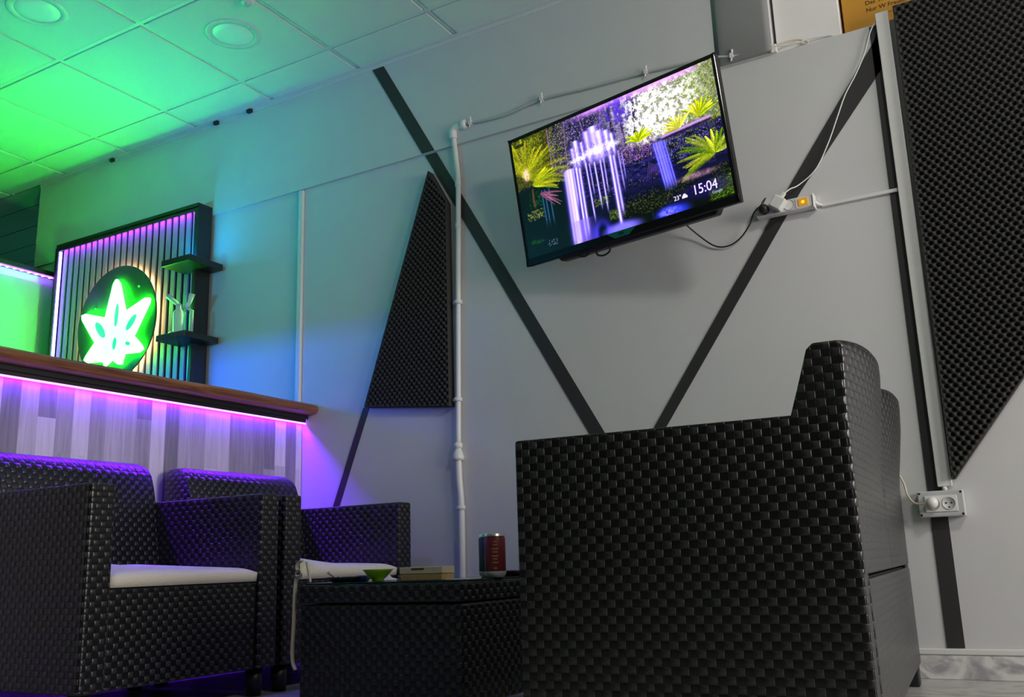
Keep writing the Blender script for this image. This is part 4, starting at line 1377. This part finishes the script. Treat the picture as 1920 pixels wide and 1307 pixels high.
# crumpled tissue
m_ = MB()
rr = random.Random(5)
def crump(a, b):
    x = (a - 0.5) * 0.075
    y = (b - 0.5) * 0.05
    e_ = (1 - (2 * a - 1) ** 2) * (1 - (2 * b - 1) ** 2)
    return (x, y, 0.002 + 0.026 * e_ * (0.55 + 0.45 * math.sin(a * 11 + 2) * math.cos(b * 9)))
m_.grid(crump, 16, 12, False)
m_.grid(lambda a, b: (crump(a, b)[0], crump(a, b)[1], 0.0), 16, 12, False)
o = tag(m_.build('tissue', 'paper'), 'crumpled white tissue between the ashtray and the green bowl', 'tissue')
o.location = (-1.590, 2.065, ZT)
tag(MB().prism([(-0.016, -0.012, 0), (0.016, -0.010, 0), (0.014, 0.012, 0), (-0.012, 0.010, 0)], (0, 0, 0.016)).build('wrapper', 'blue_foil', bevel=0.004), 'small blue wrapper beside the green bowl', 'wrapper').location = (-1.603, 1.995, ZT)
tag(MB().box(-0.030, 0.030, -0.02, 0.02, 0, 0.020).build('tobacco_tin', 'bottle_teal', bevel=0.004), 'flat dark teal tin between the green bowl and the card box', 'tin').location = (-1.508, 2.09, ZT)
t = thing('card_box', 'pale kraft card box with an amber base on the coffee table', 'box', (-1.392, 1.985, ZT), math.radians(1))
MB().box(-0.062, 0.062, -0.025, 0.03, 0.0, 0.016).build('tray', 'card', t, bevel=0.001)
MB().box(-0.064, 0.064, -0.026, 0.031, 0.0165, 0.033).build('sleeve', 'card_light', t, bevel=0.001)
MB().box(-0.028, 0.010, -0.0267, -0.0262, 0.026, 0.030).build('printed_line', 'ink', t)
tag(MB().box(-0.045, 0.045, -0.03, 0.03, 0, 0.0015).build('leaflet', 'paper'), 'thin white leaflet lying between the card box and the cans', 'leaflet').location = (-1.315, 2.01, ZT)
t = thing('serving_tray', 'flat black tray on the table edge beside the sofa arm', 'tray', (-1.335, 2.31, ZT))
MB().lathe([(0, 0), (0.060, 0), (0.072, 0.008), (0.077, 0.014), (0.074, 0.015), (0.066, 0.008), (0, 0.004)], 40).build('dish', 'gloss_black', t)

# strap of a bag looped over the table end
t = thing('bag_strap', 'cream leather strap with a brass ring hanging over the table end', 'strap', (-1.775, 1.93, ZT))


def ribbon(pts, wdt, th, name, mat):
    P = smooth_path(pts, 8)
    m2 = MB()
    vs_ = []
    for i, p in enumerate(P):
        tt = (P[min(i + 1, len(P) - 1)] - P[max(i - 1, 0)]).normalized()
        sd = Vector((0, 1, 0))
        nm = tt.cross(sd).normalized()
        for a, b3 in ((-1, -1), (1, -1), (1, 1), (-1, 1)):
            vs_.append(p + sd * wdt / 2 * a + nm * th / 2 * b3)
    k2 = len(P)
    m2.add(vs_, [(i * 4 + j, i * 4 + (j + 1) % 4, (i + 1) * 4 + (j + 1) % 4, (i + 1) * 4 + j) for i in range(k2 - 1) for j in range(4)], True)
    m2.add(vs_[:4], [(0, 1, 2, 3)]).add(vs_[-4:], [(3, 2, 1, 0)])
    return m2.build(name, mat, t)


ribbon([(0.02, 0, 0.060), (0.006, 0, 0.052), (0.002, 0, 0.040), (0.010, 0, 0.030)], 0.012, 0.0035, 'upper_strap', 'strap')
ribbon([(0.008, 0, 0.022), (-0.001, 0, 0.004), (-0.004, 0, -0.035), (-0.006, 0, -0.11), (-0.009, 0, -0.17), (-0.006, 0, -0.20), (0.004, 0, -0.218)], 0.012, 0.0035, 'hanging_strap', 'strap')
MB().tube([(0.011 + 0.010 * math.cos(a), -0.004, 0.024 + 0.010 * math.sin(a)) for a in [2 * PI * k / 20 for k in range(20)]], 0.0028, 8, closed=True).build('ring', 'metal', t)
MB().tube(smooth_path([(0.036, 0.0, 0.055), (0.045, -0.004, 0.035), (0.050, -0.004, 0.016), (0.056, -0.006, 0.003)], 8), 0.0034, 10).build('cord', 'strap', t)
